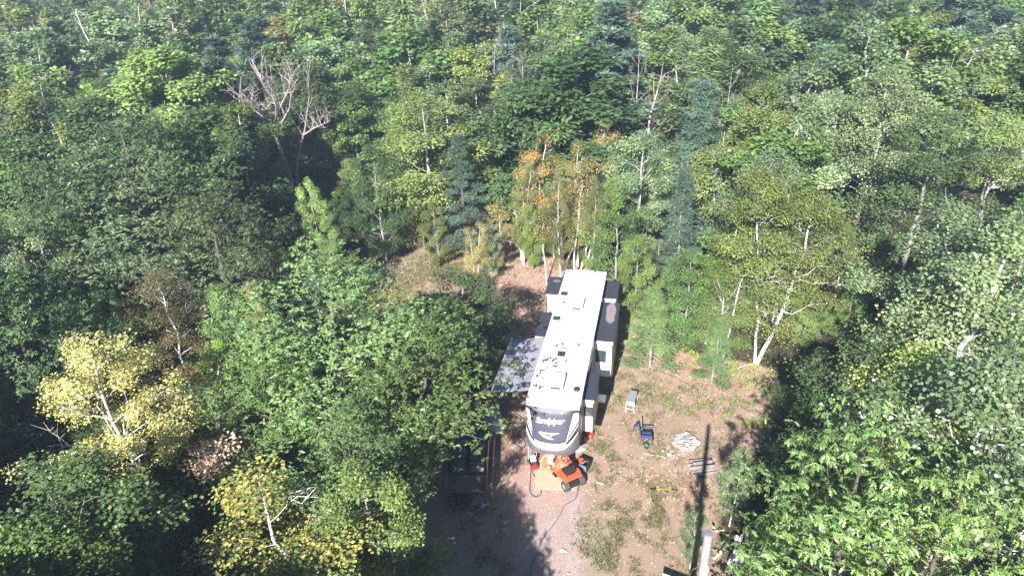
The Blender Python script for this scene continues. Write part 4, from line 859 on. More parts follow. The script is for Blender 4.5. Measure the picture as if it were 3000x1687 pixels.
# ------------------------------------------------------------------ the fifth-wheel trailer  (local x = right, y = towards its rear)
RVX, RVY, RVYAW = 1.511, 23.73, .2346
rv = empty('travel_trailer', (RVX, RVY, 0), -RVYAW, 'long white fifth-wheel travel trailer with dark grey nose, slide-outs and awning, parked in the clearing', 'travel trailer')
def rvw(a, b, z=0):
    c, s = math.cos(RVYAW), math.sin(RVYAW); return Vector((RVX + a * c + b * s, RVY - a * s + b * c, z))
HW = 1.22; ZT = 3.86
m = MB(); m.box(-HW, HW, .42, 2.45, 1.55, ZT - .01, .03); m.box(-HW, HW, 2.40, 13.04, .75, ZT - .012, .03); m.build('body', M['wall'], rv)
m = MB(); m.box(-HW + .02, HW - .02, 2.5, 13.0, .5, .76); m.build('underbelly', M['band'], rv)
for sx in (-1, 1):
    m = MB(); m.box(*(sorted((sx * (HW + .002), sx * (HW + .022)))), .5, 13.0, ZT - .16, ZT - .03); m.build('awning_rail', M['trim'], rv)
    m = MB(); m.box(*(sorted((sx * (HW + .001), sx * (HW + .014)))), .5, 13.0, 1.6, 1.85); m.build('side_stripe', M['band'], rv)
# cambered roof
def roofmesh():
    V = []; F = []; nx_, ny_ = 12, 2
    bs = [0.02, .5] + list(np.linspace(1, 13.08, 14)); aa = np.linspace(-HW - .015, HW + .015, nx_ + 1)
    for bb in bs:
        for a in aa:
            k = abs(a / HW) ** 4; V.append((a, bb + (.10 * k if bb < .3 else 0), ZT + .045 * (1 - (a / HW) ** 2)))
    n = len(V); V += [(x, y_, ZT - .03) for x, y_, z in V]
    w_ = nx_ + 1
    for j in range(len(bs) - 1):
        for i in range(nx_):
            F.append((j * w_ + i, j * w_ + i + 1, (j + 1) * w_ + i + 1, (j + 1) * w_ + i)); F.append((n + j * w_ + i, n + (j + 1) * w_ + i, n + (j + 1) * w_ + i + 1, n + j * w_ + i + 1))
    for i in range(nx_):
        F.append((i, n + i, n + i + 1, i + 1)); t = (len(bs) - 1) * w_; F.append((t + i, t + i + 1, n + t + i + 1, n + t + i))
    for j in range(len(bs) - 1):
        F.append((j * w_, (j + 1) * w_, n + (j + 1) * w_, n + j * w_)); t = nx_; F.append((j * w_ + t, n + j * w_ + t, n + (j + 1) * w_ + t, (j + 1) * w_ + t))
    me = bpy.data.meshes.new('roof'); me.from_pydata(V, [], F); me.update(); return me
rf = link_mesh('roof', roofmesh(), M['roof'], rv)
rz = lambda a: ZT + .045 * (1 - (a / HW) ** 2)
for sx in (-1, 1):
    m = MB(); m.box(sx * 1.17 - .03, sx * 1.17 + .03, .1, 13.05, rz(1.17) - .004, rz(1.17) + .018, .006); m.build('roof_edge_strip', M['white'], rf)
for bb in (4.4, 8.7):
    m = MB()
    pts = [(a, bb) for a in np.linspace(-1.15, 1.15, 9)]
    for (a, _), (a2, _) in zip(pts[:-1], pts[1:]): m.poly([(a, bb - .05, rz(a) + .004), (a2, bb - .05, rz(a2) + .004), (a2, bb + .05, rz(a2) + .004), (a, bb + .05, rz(a) + .004)])
    m.build('sealant_seam', M['alu'], rf)
def ac(a, b):
    o = empty('air_conditioner', (a, b, rz(a))); o.parent = rv
    m = MB(); m.box(-.34, .34, -.52, .5, 0, .30, .07); m.build('shroud', M['white'], o, smooth=True)
    m = MB()
    for i in range(6): m.box(-.36 + .0, -.335, -.38 + i * .14, -.30 + i * .14, .09, .2)
    m.box(-.22, .22, -.535, -.515, .08, .2); m.build('grille', M['trim'], o)
ac(-.02, 1.75); ac(.0, 8.85)
def vent(a, b, nm='roof_vent', s=.2, lid=M['glass']):
    o = empty(nm, (a, b, rz(a))); o.parent = rv
    m = MB(); m.box(-s - .03, s + .03, -s - .03, s + .03, -.02, .05, .012); m.build('frame', M['white'], o)
    m = MB(); m.box(-s + .005, s - .005, -s + .005, s - .005, .051, .095, .015); m.build('lid', lid, o)
vent(-.17, 4.05); vent(-.92, 7.34); vent(-.9, 10.01)
sk = MB(); sk.box(.5, 1.0, 3.75, 4.2, rz(.7) - .02, rz(.7) + .07, .03); sk.build('skylight', M['white'], rv, smooth=True)
dm = empty('satellite_mount', (.93, 1.5, rz(.9))); dm.parent = rv
m = MB(); m.lathe([(0, .10), (.1, .09), (.15, .05), (.155, -.01)], 20); m.build('dome', M['trim'], dm, smooth=True)
for (a, b) in [(-.26, 4.91), (.55, 4.94), (-.79, 9.02), (.52, 12.83)]:
    m = MB(); m.cyl((a, b, rz(a) - .02), (a, b, rz(a) + .10), .045, n=10); m.cyl((a, b, rz(a) + .1), (a, b, rz(a) + .13), .07, .06, n=10); m.build('plumbing_vent', M['band'], rv)
for a in (-1.06, -.8):
    m = MB(); m.tube([(a, 12.75, rz(a)), (a, 12.9, rz(a) + .1), (a, 13.12, rz(a) + .1), (a, 13.14, 3.2)], .016); m.build('ladder_hook', M['trim'], rv)
# nose cap: one curved shell, its stripes and lettering draped on it
def capb(a, z):
    zz = [3.87, 3.75, 3.6, 3.3, 3.0, 2.7, 2.4, 2.1, 1.8, 1.55]; ff = [0., .10, .17, .29, .40, .50, .58, .62, .58, .42]
    F_ = np.interp(z, zz[::-1], ff[::-1]); k = abs(a) / HW
    return -F_ * (1 - .55 * k ** 2.5) + .42 * k ** 5 * min(1, (3.95 - z) / .5)
def drape(name, polys, m, parent, off, step=.08, smooth=True):
    bm = bmesh.new()
    for pl in polys:
        vs = [bm.verts.new((p[0], 0, p[1])) for p in pl]; bm.faces.new(vs)
    a0 = min(p[0] for pl in polys for p in pl); a1 = max(p[0] for pl in polys for p in pl); z0 = min(p[1] for pl in polys for p in pl); z1 = max(p[1] for pl in polys for p in pl)
    for k in np.arange(a0 + step, a1, step): bmesh.ops.bisect_plane(bm, geom=bm.verts[:] + bm.edges[:] + bm.faces[:], plane_co=(k, 0, 0), plane_no=(1, 0, 0))
    for k in np.arange(z0 + step, z1, step): bmesh.ops.bisect_plane(bm, geom=bm.verts[:] + bm.edges[:] + bm.faces[:], plane_co=(0, 0, k), plane_no=(0, 0, 1))
    bmesh.ops.triangulate(bm, faces=bm.faces[:])
    for v in bm.verts: v.co.y = capb(v.co.x, v.co.z) - off
    bmesh.ops.recalc_face_normals(bm, faces=bm.faces[:])
    me = bpy.data.meshes.new(name); bm.to_mesh(me); bm.free()
    me.polygons.foreach_set('use_smooth', [smooth] * len(me.polygons)); return link_mesh(name, me, m, parent)
def capshell():
    aa = np.linspace(-HW, HW, 33); zz = np.linspace(1.5, 3.85, 30); V = []; F = []
    for z in zz:
        for a in aa: V.append((a, capb(a, z), z))
    w_ = 33; n = len(V)
    for j in range(29):
        for i in range(32): F.append((j * w_ + i, j * w_ + i + 1, (j + 1) * w_ + i + 1, (j + 1) * w_ + i))
    V += [(a, .8, 1.5) for a in aa] + [(a, .8, 3.85) for a in aa]
    for i in range(32): F.append((i + 1, i, n + i, n + i + 1)); t = 29 * w_; F.append((t + i, t + i + 1, n + w_ + i + 1, n + w_ + i))
    for s_, i in ((0, 0), (1, 32)):
        col = [j * w_ + i for j in range(30)] + [n + w_ + i, n + i]; F.append(col if s_ else col[::-1])
    me = bpy.data.meshes.new('front_cap'); me.from_pydata(V, [], F); me.update(); me.polygons.foreach_set('use_smooth', [True] * len(F)); me.set_sharp_from_angle(angle=R(40)); return me
cap = link_mesh('front_cap', capshell(), M['band'], rv)
ZC = 3.80
drape('white_shell_panel', [[(-1.19, ZC), (-1.19, 2.35), (-.95, 2.18), (-.62, 2.04), (-.3, 1.97), (0, 1.95), (.3, 1.97), (.62, 2.04), (.95, 2.25), (1.19, 2.55), (1.19, ZC)]], M['white'], cap, .004)
drape('grey_nose_panel', [[(-1.02, ZC - .06), (-.78, 2.42), (-.45, 2.36), (0, 2.34), (.45, 2.36), (.72, 2.42), (1.0, ZC - .06), (.5, ZC - .04), (0, ZC - .03), (-.5, ZC - .04)]], M['cap'], cap, .009)
drape('dark_top_band', [[(-1.2, 3.86), (-1.2, 3.72), (0, 3.745), (1.2, 3.72), (1.2, 3.86)]], M['trim'], cap, .014)
for sx in (-1, 1):
    drape('side_stripe', [[(sx * 1.185, 3.14), (sx * 1.185, 3.02), (sx * .86, 2.62), (sx * .80, 2.46), (sx * .80, 2.66)]], M['trim'], cap, .008)
    drape('side_stripe', [[(sx * 1.185, 2.92), (sx * 1.185, 2.62), (sx * .75, 2.26), (sx * .70, 2.36)]], M['trim'], cap, .008)
    m = MB(); m.box(*(sorted((sx * 1.215, sx * 1.235))), .40, .52, 2.1, 2.9, .005); m.build('marker_light', M['red'] if sx > 0 else M['band'], cap)
# bird emblem: swoosh with a darker wing
sw = [(-.62, 2.86), (-.50, 2.90), (-.30, 2.90), (-.05, 2.885), (.30, 2.90), (.62, 2.915), (.38, 2.86), (.20, 2.81), (.10, 2.74), (.12, 2.66), (.32, 2.615), (.06, 2.60), (-.14, 2.63), (-.30, 2.68), (-.46, 2.76), (-.55, 2.82)]
sw = [(a * .78 - .04, z - .05) for a, z in sw]
drape('bird_emblem', [sw], M['pwhite'], cap, .014)
drape('bird_emblem_wing', [[(a * .9 - .02, (z - 2.72) * .72 + 2.725) for a, z in [(-.36, 2.79), (-.15, 2.80), (.0, 2.80), (.22, 2.81), (.08, 2.77), (.02, 2.70), (.03, 2.63), (-.1, 2.66), (-.22, 2.72)]]], M['hose'], cap, .018)
def lettering():
    cu = bpy.data.curves.new('lettering', 'FONT'); cu.body = 'Sandpiper'; cu.size = .38; cu.shear = .25; cu.offset = .004; cu.align_x = 'CENTER'; cu.resolution_u = 3; cu.space_character = .93
    o = bpy.data.objects.new('lettering_tmp', cu); C.objects.link(o); bpy.context.view_layer.update()
    me = bpy.data.meshes.new_from_object(o.evaluated_get(bpy.context.evaluated_depsgraph_get())); bpy.data.objects.remove(o)
    for v in me.vertices:
        a = v.co.x * .90 - .05; z = 3.25 + v.co.y * .98 + .03 * math.sin(a * 2); v.co = (a, capb(a, z) - .016, z)
    me.materials.clear(); return link_mesh('name_lettering', me, M['pwhite'], cap)
lettering()
# slide-outs
def slide(a0, a1, b0, b1, z0, z1, roofm, win=None, side='near'):
    o = empty('slide_out', ((a0 + a1) / 2, (b0 + b1) / 2, z0)); o.parent = rv; w2 = (a1 - a0) / 2; l2 = (b1 - b0) / 2; h = z1 - z0
    out = 1 if a0 + a1 > 0 else -1
    m = MB(); m.box(-w2, w2, -l2, l2, 0, h - .02, .02); m.build('box', M['white'], o)
    m = MB(); x = sorted((out * (w2 + .002), out * (w2 + .02))); m.box(x[0], x[1], -l2 + .03, l2 - .03, .04, h - .2); m.build('outer_wall', M['wall'], o)
    m = MB(); m.box(-w2 - .05 * (out < 0), w2 + .05 * (out > 0), -l2 - .04, l2 + .04, h - .018, h + .035, .008); rr_ = m.build('roof_panel', roofm, o)
    m = MB(); x = sorted((out * (w2 + .05), out * (w2 + .085))); m.box(x[0], x[1], -l2 - .05, l2 + .05, h - .06, h + .05, .01); m.build('topper_rail', M['trim'], rr_)
    m = MB(); m.box(-w2, w2, -l2 - .03, -l2 - .003, h - .17, h - .03, .005); m.build('front_flange', M['white'], o)
    m = MB(); x = sorted((out * (w2 - .05), out * (w2 + .012))); m.box(x[0], x[1], -l2 - .016, -l2 - .001, .0, h - .19, .003); m.build('corner_trim', M['trim'], o)
    if win:
        x0, x1, zz0, zz1 = win
        f = MB(); f.box(x0, x1, -l2 - .03, -l2 - .004, zz0, zz1, .012); f = f.build('window', M['trim'], o)
        f2 = MB(); f2.box(x0 + .03, x1 - .03, -l2 - .036, -l2 - .031, zz0 + .03, (zz0 + zz1) / 2 - .01); f2.build('pane', M['glass'], f)
        f2 = MB(); f2.box(x0 + .03, x1 - .03, -l2 - .036, -l2 - .031, (zz0 + zz1) / 2 + .012, zz1 - .03); f2.build('pane', M['glass'], f)
    return o
SZ = 3.28
slide(1.225, 1.72, 1.62, 3.62, 1.35, SZ, M['slroof'], (-.20, .20, .95, 1.5))
slide(1.225, 2.18, 6.55, 10.45, 1.0, SZ, stain_mat(.12, .85, .34, 1.5, 'slide_roof_with_dried_puddle'), (-.41, .14, .92, 1.68))
slide(1.225, 1.97, 11.0, 13.02, 1.0, SZ, M['slroof'])
slide(-2.12, -1.225, 11.0, 13.02, 1.0, SZ, stain_mat(-.05, .55, .3, .22, 'slide_roof_with_small_stain', mid=(.2, .2, .22), core=(.12, .12, .13)))
slide(-1.95, -1.225, 6.5, 8.85, 1.0, SZ, M['slroof'])
# windows and door of the main walls
def wwin(a, b0, b1, z0, z1, out):
    x = sorted((a + out * .002, a + out * .03)); f = MB(); f.box(x[0], x[1], b0, b1, z0, z1, .01); f = f.build('window', M['trim'], rv)
    x = sorted((a + out * .031, a + out * .035)); g_ = MB(); g_.box(x[0], x[1], b0 + .04, b1 - .04, z0 + .04, z1 - .04); g_.build('pane', M['glass'], f)
wwin(HW + .02, 4.3, 5.3, 2.2, 2.9, 1); wwin(-HW - .02, 9.3, 10.3, 2.1, 2.8, -1); wwin(-HW - .02, 1.0, 1.9, 2.5, 3.0, -1)
x = MB(); x.box(-HW - .05, -HW - .022, 4.3, 5.0, .95, 2.85, .01); d = x.build('door', M['white'], rv)
x = MB(); x.box(-HW - .058, -HW - .052, 4.42, 4.88, 1.9, 2.6); x.build('door_window', M['glass'], d); x = MB(); x.cyl((-HW - .09, 4.93, 1.7), (-HW - .09, 4.93, 1.9), .015); x.build('handle', M['steel'], d)
# awning
aw = empty('awning', (0, 0, 0)); aw.parent = rv
AB0, AB1 = 1.42, 6.0
def awnmesh():
    V = []; F = []; n1_, n2_ = 16, 10
    for i in range(n1_ + 1):
        for j in range(n2_ + 1):
            t = i / n1_; s_ = j / n2_; V.append((-1.26 - 1.86 * t, AB0 + (AB1 - AB0) * s_, 3.62 - .34 * t - .05 * math.sin(math.pi * t) - .012 * math.sin(math.pi * s_)))
    for i in range(n1_):
        for j in range(n2_):
            a = i * (n2_ + 1) + j; F.append((a, a + 1, a + n2_ + 2, a + n2_ + 1))
    me = bpy.data.meshes.new('canopy'); me.from_pydata(V, [], F); me.update(); me.polygons.foreach_set('use_smooth', [True] * len(F)); return me
link_mesh('canopy', awnmesh(), M['awn'], aw)
m = MB(); m.cyl((-3.14, AB0 - .1, 3.26), (-3.14, AB1 + .1, 3.26), .05); m.build('roller_tube', M['alu'], aw)
for bb in (AB0 - .1, AB1 + .1):
    m = MB(); m.tube([(-3.14, bb, 3.24), (-2.2, bb, 2.5), (-1.26, bb, 3.4)], .032, 4); m.tube([(-2.2, bb, 2.5), (-1.27, bb, 1.7)], .025, 4); m.build('support_arm', M['blackst'], aw)
# running gear
for b in (7.4, 8.5):
    for sx in (-1, 1):
        w_ = empty('wheel', (sx * 1.02, b, .38)); w_.parent = rv
        Mx = Matrix.Rotation(R(90), 4, 'Y')
        m = MB(); m.lathe([(.2, -.11), (.34, -.11), (.38, -.07), (.38, .07), (.34, .11), (.2, .11)], 24, Mx); m.build('tyre', M['rubber'], w_, smooth=True)
        m = MB(); m.lathe([(0, -.06), (.2, -.06), (.2, .06), (0, .06)], 16, Mx); m.build('rim', M['hub'], w_)
for sx in (-1, 1):
    m = MB(); m.box(sx * .85 - .05, sx * .85 + .05, 2.6, 2.7, .1, 1.6); m.box(sx * .85 - .15, sx * .85 + .15, 2.5, 2.8, .02, .1); m.build('landing_leg', M['blackst'], rv)
    m = MB(); m.box(sx * .8 - .04, sx * .8 + .04, 12.4, 12.5, .05, .6); m.build('stabilizer_leg', M['blackst'], rv)
m = MB(); m.box(-.2, .2, -.42, .3, 1.36, 1.5, .02); m.box(-.12, .12, -.52, -.1, 1.05, 1.38, .03); m.cyl((0, -.4, .95), (0, -.4, 1.06), .06); m.build('king_pin_box', M['alu'], rv)
m = MB(); m.box(1.24, 2.0, 4.9, 5.5, .5, .58); m.build('storage_door', M['white'], rv)

# ------------------------------------------------------------------ things about the clearing
# folding work table with a steel stand at its near end
t = empty('folding_table', (6.05, 28.35, 0), -.33, 'narrow grey-topped folding bench with white legs standing alone right of the trailer', 'bench')
m = MB(); m.box(-.2, .2, -.35, .62, .50, .535, .012); m.build('bench_top', M['tabletop'], t)
m = MB(); m.tube([(-.2, -.54, .48), (-.2, -.36, .51)], .02); m.tube([(.2, -.54, .48), (.2, -.36, .51)], .02); m.tube([(-.22, -.54, .48), (.22, -.54, .48)], .025); m.tube([(-.22, -.38, .48), (.22, -.38, .48)], .025); m.build('end_frame', M['pwhite'], t)
for sx in (-1, 1):
    for yy in (-.54, .55): m = MB(); m.tube([(sx * .18, yy, .48), (sx * .22, yy - .06 * (1 if yy < 0 else -1), 0)], .018); m.build('leg', M['pwhite'], t)
m = MB(); m.tube([(-.2, -.56, .22), (.2, -.56, .22)], .014); m.build('brace', M['pwhite'], t)
# folding camp chair facing right
t = empty('camp_chair', (6.22, 25.55, 0), R(-8), 'blue high-backed folding camp chair facing the fire ring', 'chair')
def pillow(path, half, th, name):
    V = []; F = []
    nn = len(path)
    for (x_, z_) in path:
        for yy in np.linspace(-half, half, 5): V.append((x_, yy, z_ - .03 * (1 - (yy / half) ** 2)))
    for i in range(nn - 1):
        for j in range(4): a = i * 5 + j; F.append((a, a + 1, a + 6, a + 5))
    me = bpy.data.meshes.new(name); me.from_pydata(V, [], F); me.update(); o = link_mesh(name, me, M['chair'], t)
    sm = o.modifiers.new('thick', 'SOLIDIFY'); sm.thickness = th; me.polygons.foreach_set('use_smooth', [True] * len(F)); return o
pillow([(-.36, 1.12), (-.31, .95), (-.26, .75), (-.22, .55), (-.18, .46)], .27, .035, 'backrest')
pillow([(-.18, .45), (0, .42), (.16, .43), (.28, .45), (.33, .38), (.34, .3)], .27, .04, 'seat')
for sy in (-1, 1):
    y0 = sy * .3
    m = MB(); m.tube([(-.36, y0, 1.12), (-.2, y0, .5), (-.02, y0, .02)], .014); m.build('back_leg', M['blackst'], t)
    m = MB(); m.tube([(.34, y0, .44), (.1, y0, .3), (-.26, y0, .02)], .014); m.build('cross_leg', M['blackst'], t)
    m = MB(); m.tube([(.3, y0, .64), (.32, y0, .3), (.38, y0, .02)], .014); m.build('front_leg', M['blackst'], t)
    m = MB(); m.box(-.28, .32, y0 - .035, y0 + .035, .63, .665, .012); m.build('armrest', M['chair'], t)
m = MB(); m.poly([(-.55, .34, .6), (-.34, .34, .62), (-.34, .62, .6), (-.5, .62, .56)], .03); m.build('side_pouch', M['chair'], t)
m = MB(); m.tube([(-.5, .6, .58), (-.55, .65, .02)], .012); m.build('pouch_leg', M['blackst'], t)
# lantern with teal lid
t = empty('lantern', (6.22, 25.1, 0), 0, 'small dark green pot with a teal lid in front of the camp chair', 'pot')
m = MB(); m.lathe([(0, 0), (.1, 0), (.12, .05), (.12, .17), (.105, .2)], 16); m.build('pot_body', M['dgreen'], t, smooth=True); m = MB(); m.lathe([(.1, .2), (.09, .225), (.03, .24), (.02, .27), (0, .27)], 16); m.build('lid', M['teal'], t, smooth=True)
# orange bucket
p = spot(1728, 1284); t = empty('bucket', (p.x, p.y, 0), 0, 'bright orange bucket beside the front corner of the trailer', 'bucket')
m = MB(); m.lathe([(0, .01), (.12, .0), (.155, .35), (.165, .36), (.165, .38), (.15, .38), (.145, .36), (.115, .03), (0, .03)], 24); m.build('pail', M['bucket'], t, smooth=True)
m = MB(); m.tube([(math.cos(a) * .17, math.sin(a) * .02 - .17 * abs(math.sin(a)), .33 - .05 * math.sin(a)) for a in np.linspace(0, math.pi, 9)], .006, 4); m.build('handle', M['steel'], t)
# fire ring
fr = empty('fire_ring', (8.2, 25.35, 0), .2, 'rough ring of stones round white ash and burnt wood', 'fire ring')
rn = random.Random(4)
for i in range(17):
    a = i / 17 * 6.283; rr = .50 * rn.uniform(.88, 1.15); m = MB(); m.rock((math.cos(a) * rr, math.sin(a) * rr * .95, .07), rn.uniform(.12, .19), i, 2, .8); m.build('stone', M['stone'], fr)
m = MB()
t_ = bmesh.new(); bmesh.ops.create_grid(t_, x_segments=12, y_segments=12, size=.5)
for v in t_.verts:
    r_ = v.co.length; v.co.z = .06 + .05 * rn.random() - .1 * max(0, r_ - .35); 
    if r_ > .42: v.co *= .42 / r_; 
m._add(t_); m.build('ash_bed', M['ash'], fr)
for (a, b, c_, d_) in [(-.3, .1, .4, -.05), (-.25, -.15, .2, -.3), (-.1, .25, .42, .2)]:
    m = MB(); m.tube([(a, b, .14), ((a + c_) / 2, (b + d_) / 2 + .03, .17), (c_, d_, .13)], [.035, .045, .03], 6); m.build('burnt_log', M['band'], fr)
for (a, b, c_, d_) in [(-.35, .0, .3, .12), (-.1, -.22, .35, -.12)]:
    m = MB(); m.tube([(a, b, .15), (c_, d_, .16)], [.05, .035], 6); m.build('ashy_log', M['ash'], fr)
for i in range(22):
    m = MB(); u = spot(rn.uniform(1955, 2010), rn.uniform(1300, 1345)); r_ = rn.uniform(.04, .1); m.rock((0, 0, r_ * .3), r_, i + 50, 1, .7); o = m.build('loose_stone', M['stone'])
    o.location = (u.x, u.y, 0); tag(o, 'pale loose stone of the rubble in front of the fire ring', 'stone', 'loose stones in front of the fire ring')
p = spot(1941, 1322); m = MB(); m.rock((0, 0, .05), .1, 91, 2); o = m.build('loose_stone', M['stone']); o.location = p; tag(o, 'single pinkish stone a step left of the rubble at the fire ring', 'stone')
p = spot(1960, 1333); m = MB(); m.rock((0, 0, .04), .14, 92, 2, .4); o = m.build('loose_stone', M['ash']); o.location = p; tag(o, 'flat whitish stone, the largest of the rubble before the fire ring', 'stone')
p = spot(1817, 1382); m = MB(); m.rock((0, 0, .04), .1, 93, 2, .4); o = m.build('loose_stone', M['stone']); o.location = p; tag(o, 'small pink stone alone on the dirt between mower and firewood', 'stone')
# firewood
wp = empty('firewood_pile', (8.55, 23.55, 0), .1, 'short stack of grey split firewood below the fire ring', 'firewood')
for i, (yy, z_) in enumerate([(-.42, .08), (-.2, .08), (.02, .08), (.25, .08), (.48, .08), (-.1, .23), (.14, .23)]):
    m = MB(); m.tube([(-.5 + rn.uniform(-.08, .08), yy, z_), (.5, yy + rn.uniform(-.05, .05), z_ + .01)], rn.uniform(.065, .09), 7); lg = m.build('log', M['log'], wp)
    m = MB(); m.cyl((-.60, yy, z_), (-.585, yy, z_), .055, n=8); m.build('cut_end', M['cut'], lg)
# long bare stick
A = spot(1885, 1328); B_ = spot(1962, 1346); m = MB(); m.tube([(0, 0, .03), (.35, -.16, .04), (.8, -.28, .05), (B_.x - A.x, B_.y - A.y, .03)], [.03, .028, .022, .012]); o = m.build('stick', BK['dead']); o.location = A; tag(o, 'long bleached stick lying between the camp chair and the firewood', 'stick')
# yellow tool
A = spot(1905, 1432); t = empty('spirit_level', (A.x, A.y, 0), -.12, 'yellow and black hand tool lying in the grass right of the mower', 'tool')
m = MB(); m.box(.25, .85, -.018, .018, .01, .04, .005); m.build('yellow_bar', M['yellowt'], t); m = MB(); m.box(0, .25, -.03, .03, .01, .055, .006); m.box(.95, 1.2, -.03, .03, .01, .055, .006); m.build('black_end', M['black'], t)
# mud board sticks
for (x0, y0, x1, y1, lab) in [(1745, 1412, 1768, 1418, 'short pinkish bark piece in the grass right of the black tub')]:
    A = spot(x0, y0); B_ = spot(x1, y1); m = MB(); m.tube([(0, 0, .03), (B_.x - A.x, B_.y - A.y, .03)], .04, 5); o = m.build('bark_piece', M['stone']); o.location = A; tag(o, lab, 'wood')
# plywood sheets
for (c1, c2, c3, c4, z_, lab) in [((1567, 1435), (1688, 1441), (1694, 1338), (1573, 1374), .0, 'sheet of bare plywood lying under the riding mower')]:
    A = Vector((.62, 22.72, 0)); t = MB(); t.box(0, 1.92, 0, 1.24, .012, .03); o = t.build('plywood_sheet', M['ply']); o.location = A; o.rotation_euler = (0, 0, -.10); tag(o, lab, 'plywood')
t = MB(); t.box(0, 1.5, 0, .95, .012, .03); o = t.build('plywood_sheet', M['ply']); o.location = (.86, 23.98, .0); o.rotation_euler = (0, 0, -.06); tag(o, 'second plywood sheet, half hidden under the orange tarp', 'plywood')
# riding mower, rear towards the camera
mw = empty('riding_mower', (2.16, 23.25, 0.03), R(26), 'orange riding lawn mower with black seat, half under an orange tarp', 'riding mower')
Mx = Matrix.Rotation(R(90), 4, 'Y')
def wheel(par, x_, y_, r_, w_):
    o = empty('wheel', (x_, y_, r_)); o.parent = par
    m = MB(); m.lathe([(r_ * .55, -w_), (r_ * .9, -w_), (r_, -w_ * .7), (r_, w_ * .7), (r_ * .9, w_), (r_ * .55, w_)], 22, Mx)
    for k in range(16):
        a = k / 16 * 6.283; m.box(-w_ * .9, w_ * .9, -.018, .018, r_ - .01, r_ + .012, 0, Matrix.Rotation(a, 4, 'X') @ Matrix.Rotation(.25 * (-1) ** k, 4, 'Z'))
    m.build('tyre', M['rubber'], o, smooth=True); m = MB(); m.lathe([(0, -w_ * .6), (r_ * .56, -w_ * .8), (r_ * .56, w_ * .8), (0, w_ * .6)], 16, Mx); m.build('rim', M['hub'], o)
for sx in (-1, 1): wheel(mw, sx * .40, -.55, .25, .12); wheel(mw, sx * .34, .85, .18, .08)
m = MB()
for sx in (-1, 1): m.poly([(sx * .24, -.52, .56), (sx * .50, -.42, .55), (sx * .52, .1, .5), (sx * .3, .22, .5), (sx * .24, 0, .54)], .05)
m.box(-.46, .46, -.62, -.36, .5, .58, .05); m.build('fender', M['orange'], mw, smooth=True)
m = MB(); m.box(-.28, .28, -.50, .25, .42, .56, .03); m.box(-.42, .42, .1, .6, .26, .36, .03); m.build('deck', M['orange'], mw)
m = MB(); m.box(-.24, .24, -.36, .12, .585, .68, .045); m.box(-.24, .24, -.46, -.30, .64, 1.0, .06, Matrix.Rotation(-.12, 4, 'X')); m.build('seat', M['black'], mw, smooth=True)
m = MB(); m.box(-.2, .2, -.76, -.60, .2, .46, .03); m.build('hitch_plate', M['black'], mw)
m = MB(); m.box(-.25, .25, .45, 1.12, .42, .86, .09); m.build('hood', M['orange'], mw, smooth=True)
m = MB(); m.cyl((0, .42, .7), (0, .25, .98), .02); m.lathe([(.17, -.012), (.19, 0), (.17, .012), (.155, 0), (.17, -.012)], 20, Matrix.Translation((0, .24, 1.0)) @ Matrix.Rotation(.5, 4, 'X')); m.build('steering_wheel', M['black'], mw)
m = MB(); m.box(-.5, -.30, .2, .5, .16, .24, .02); m.build('mower_deck_lip', M['black'], mw)
# tarp thrown over the hood and trailing to the left
def cloth(name, n, m_, f, thick=.01):
    V = []; F = []
    for i in range(n + 1):
        for j in range(n + 1): V.append(f(i / n, j / n))
    for i in range(n):
        for j in range(n): a = i * (n + 1) + j; F.append((a, a + 1, a + n + 2, a + n + 1))
    me = bpy.data.meshes.new(name); me.from_pydata(V, [], F); me.update(); me.polygons.foreach_set('use_smooth', [True] * len(F)); o = link_mesh(name, me, m_); s_ = o.modifiers.new('thick', 'SOLIDIFY'); s_.thickness = thick; return o
def tarpf(u, v):
    # u from the trailing end (left, near the trailer) to the seat; v across
    cx = 1.12 + 1.18 * u; cy = 24.78 - 1.02 * u + .12 * math.sin(u * 5); half = .30 + .28 * math.sin(min(1, u * 1.15) * 2.6)
    w_ = (v - .5) * 2; nx_, ny_ = .62, .78
    e = 1 + .14 * math.sin(u * 17 + (3 if w_ > 0 else 0)) + .08 * math.sin(u * 41)
    x_ = cx + nx_ * w_ * half * e + .1 * w_; y_ = cy + ny_ * w_ * half * e
    hump = .96 * math.exp(-((u - .78) / .24) ** 2) * (1 - abs(w_) ** 2.6) + .42 * math.exp(-((u - .3) / .28) ** 2) * (1 - abs(w_) ** 2.2)
    f1 = float(vnoise(np.array([x_ * 1.0 + 50]), np.array([y_]), .16, 51)[0]); f2 = float(vnoise(np.array([x_ + y_ + 50]), np.array([x_ - y_ + 50]), .28, 52)[0])
    return (x_ + (f2 - .5) * .08, y_ + (f1 - .5) * .08, .05 + hump + (f1 - .5) * .09 + abs(f2 - .5) * .22 * (1 - abs(w_) * .5))
tag(cloth('tarp', 60, M['tarp'], tarpf), 'crumpled orange tarp thrown over the front of the riding mower', 'tarp')
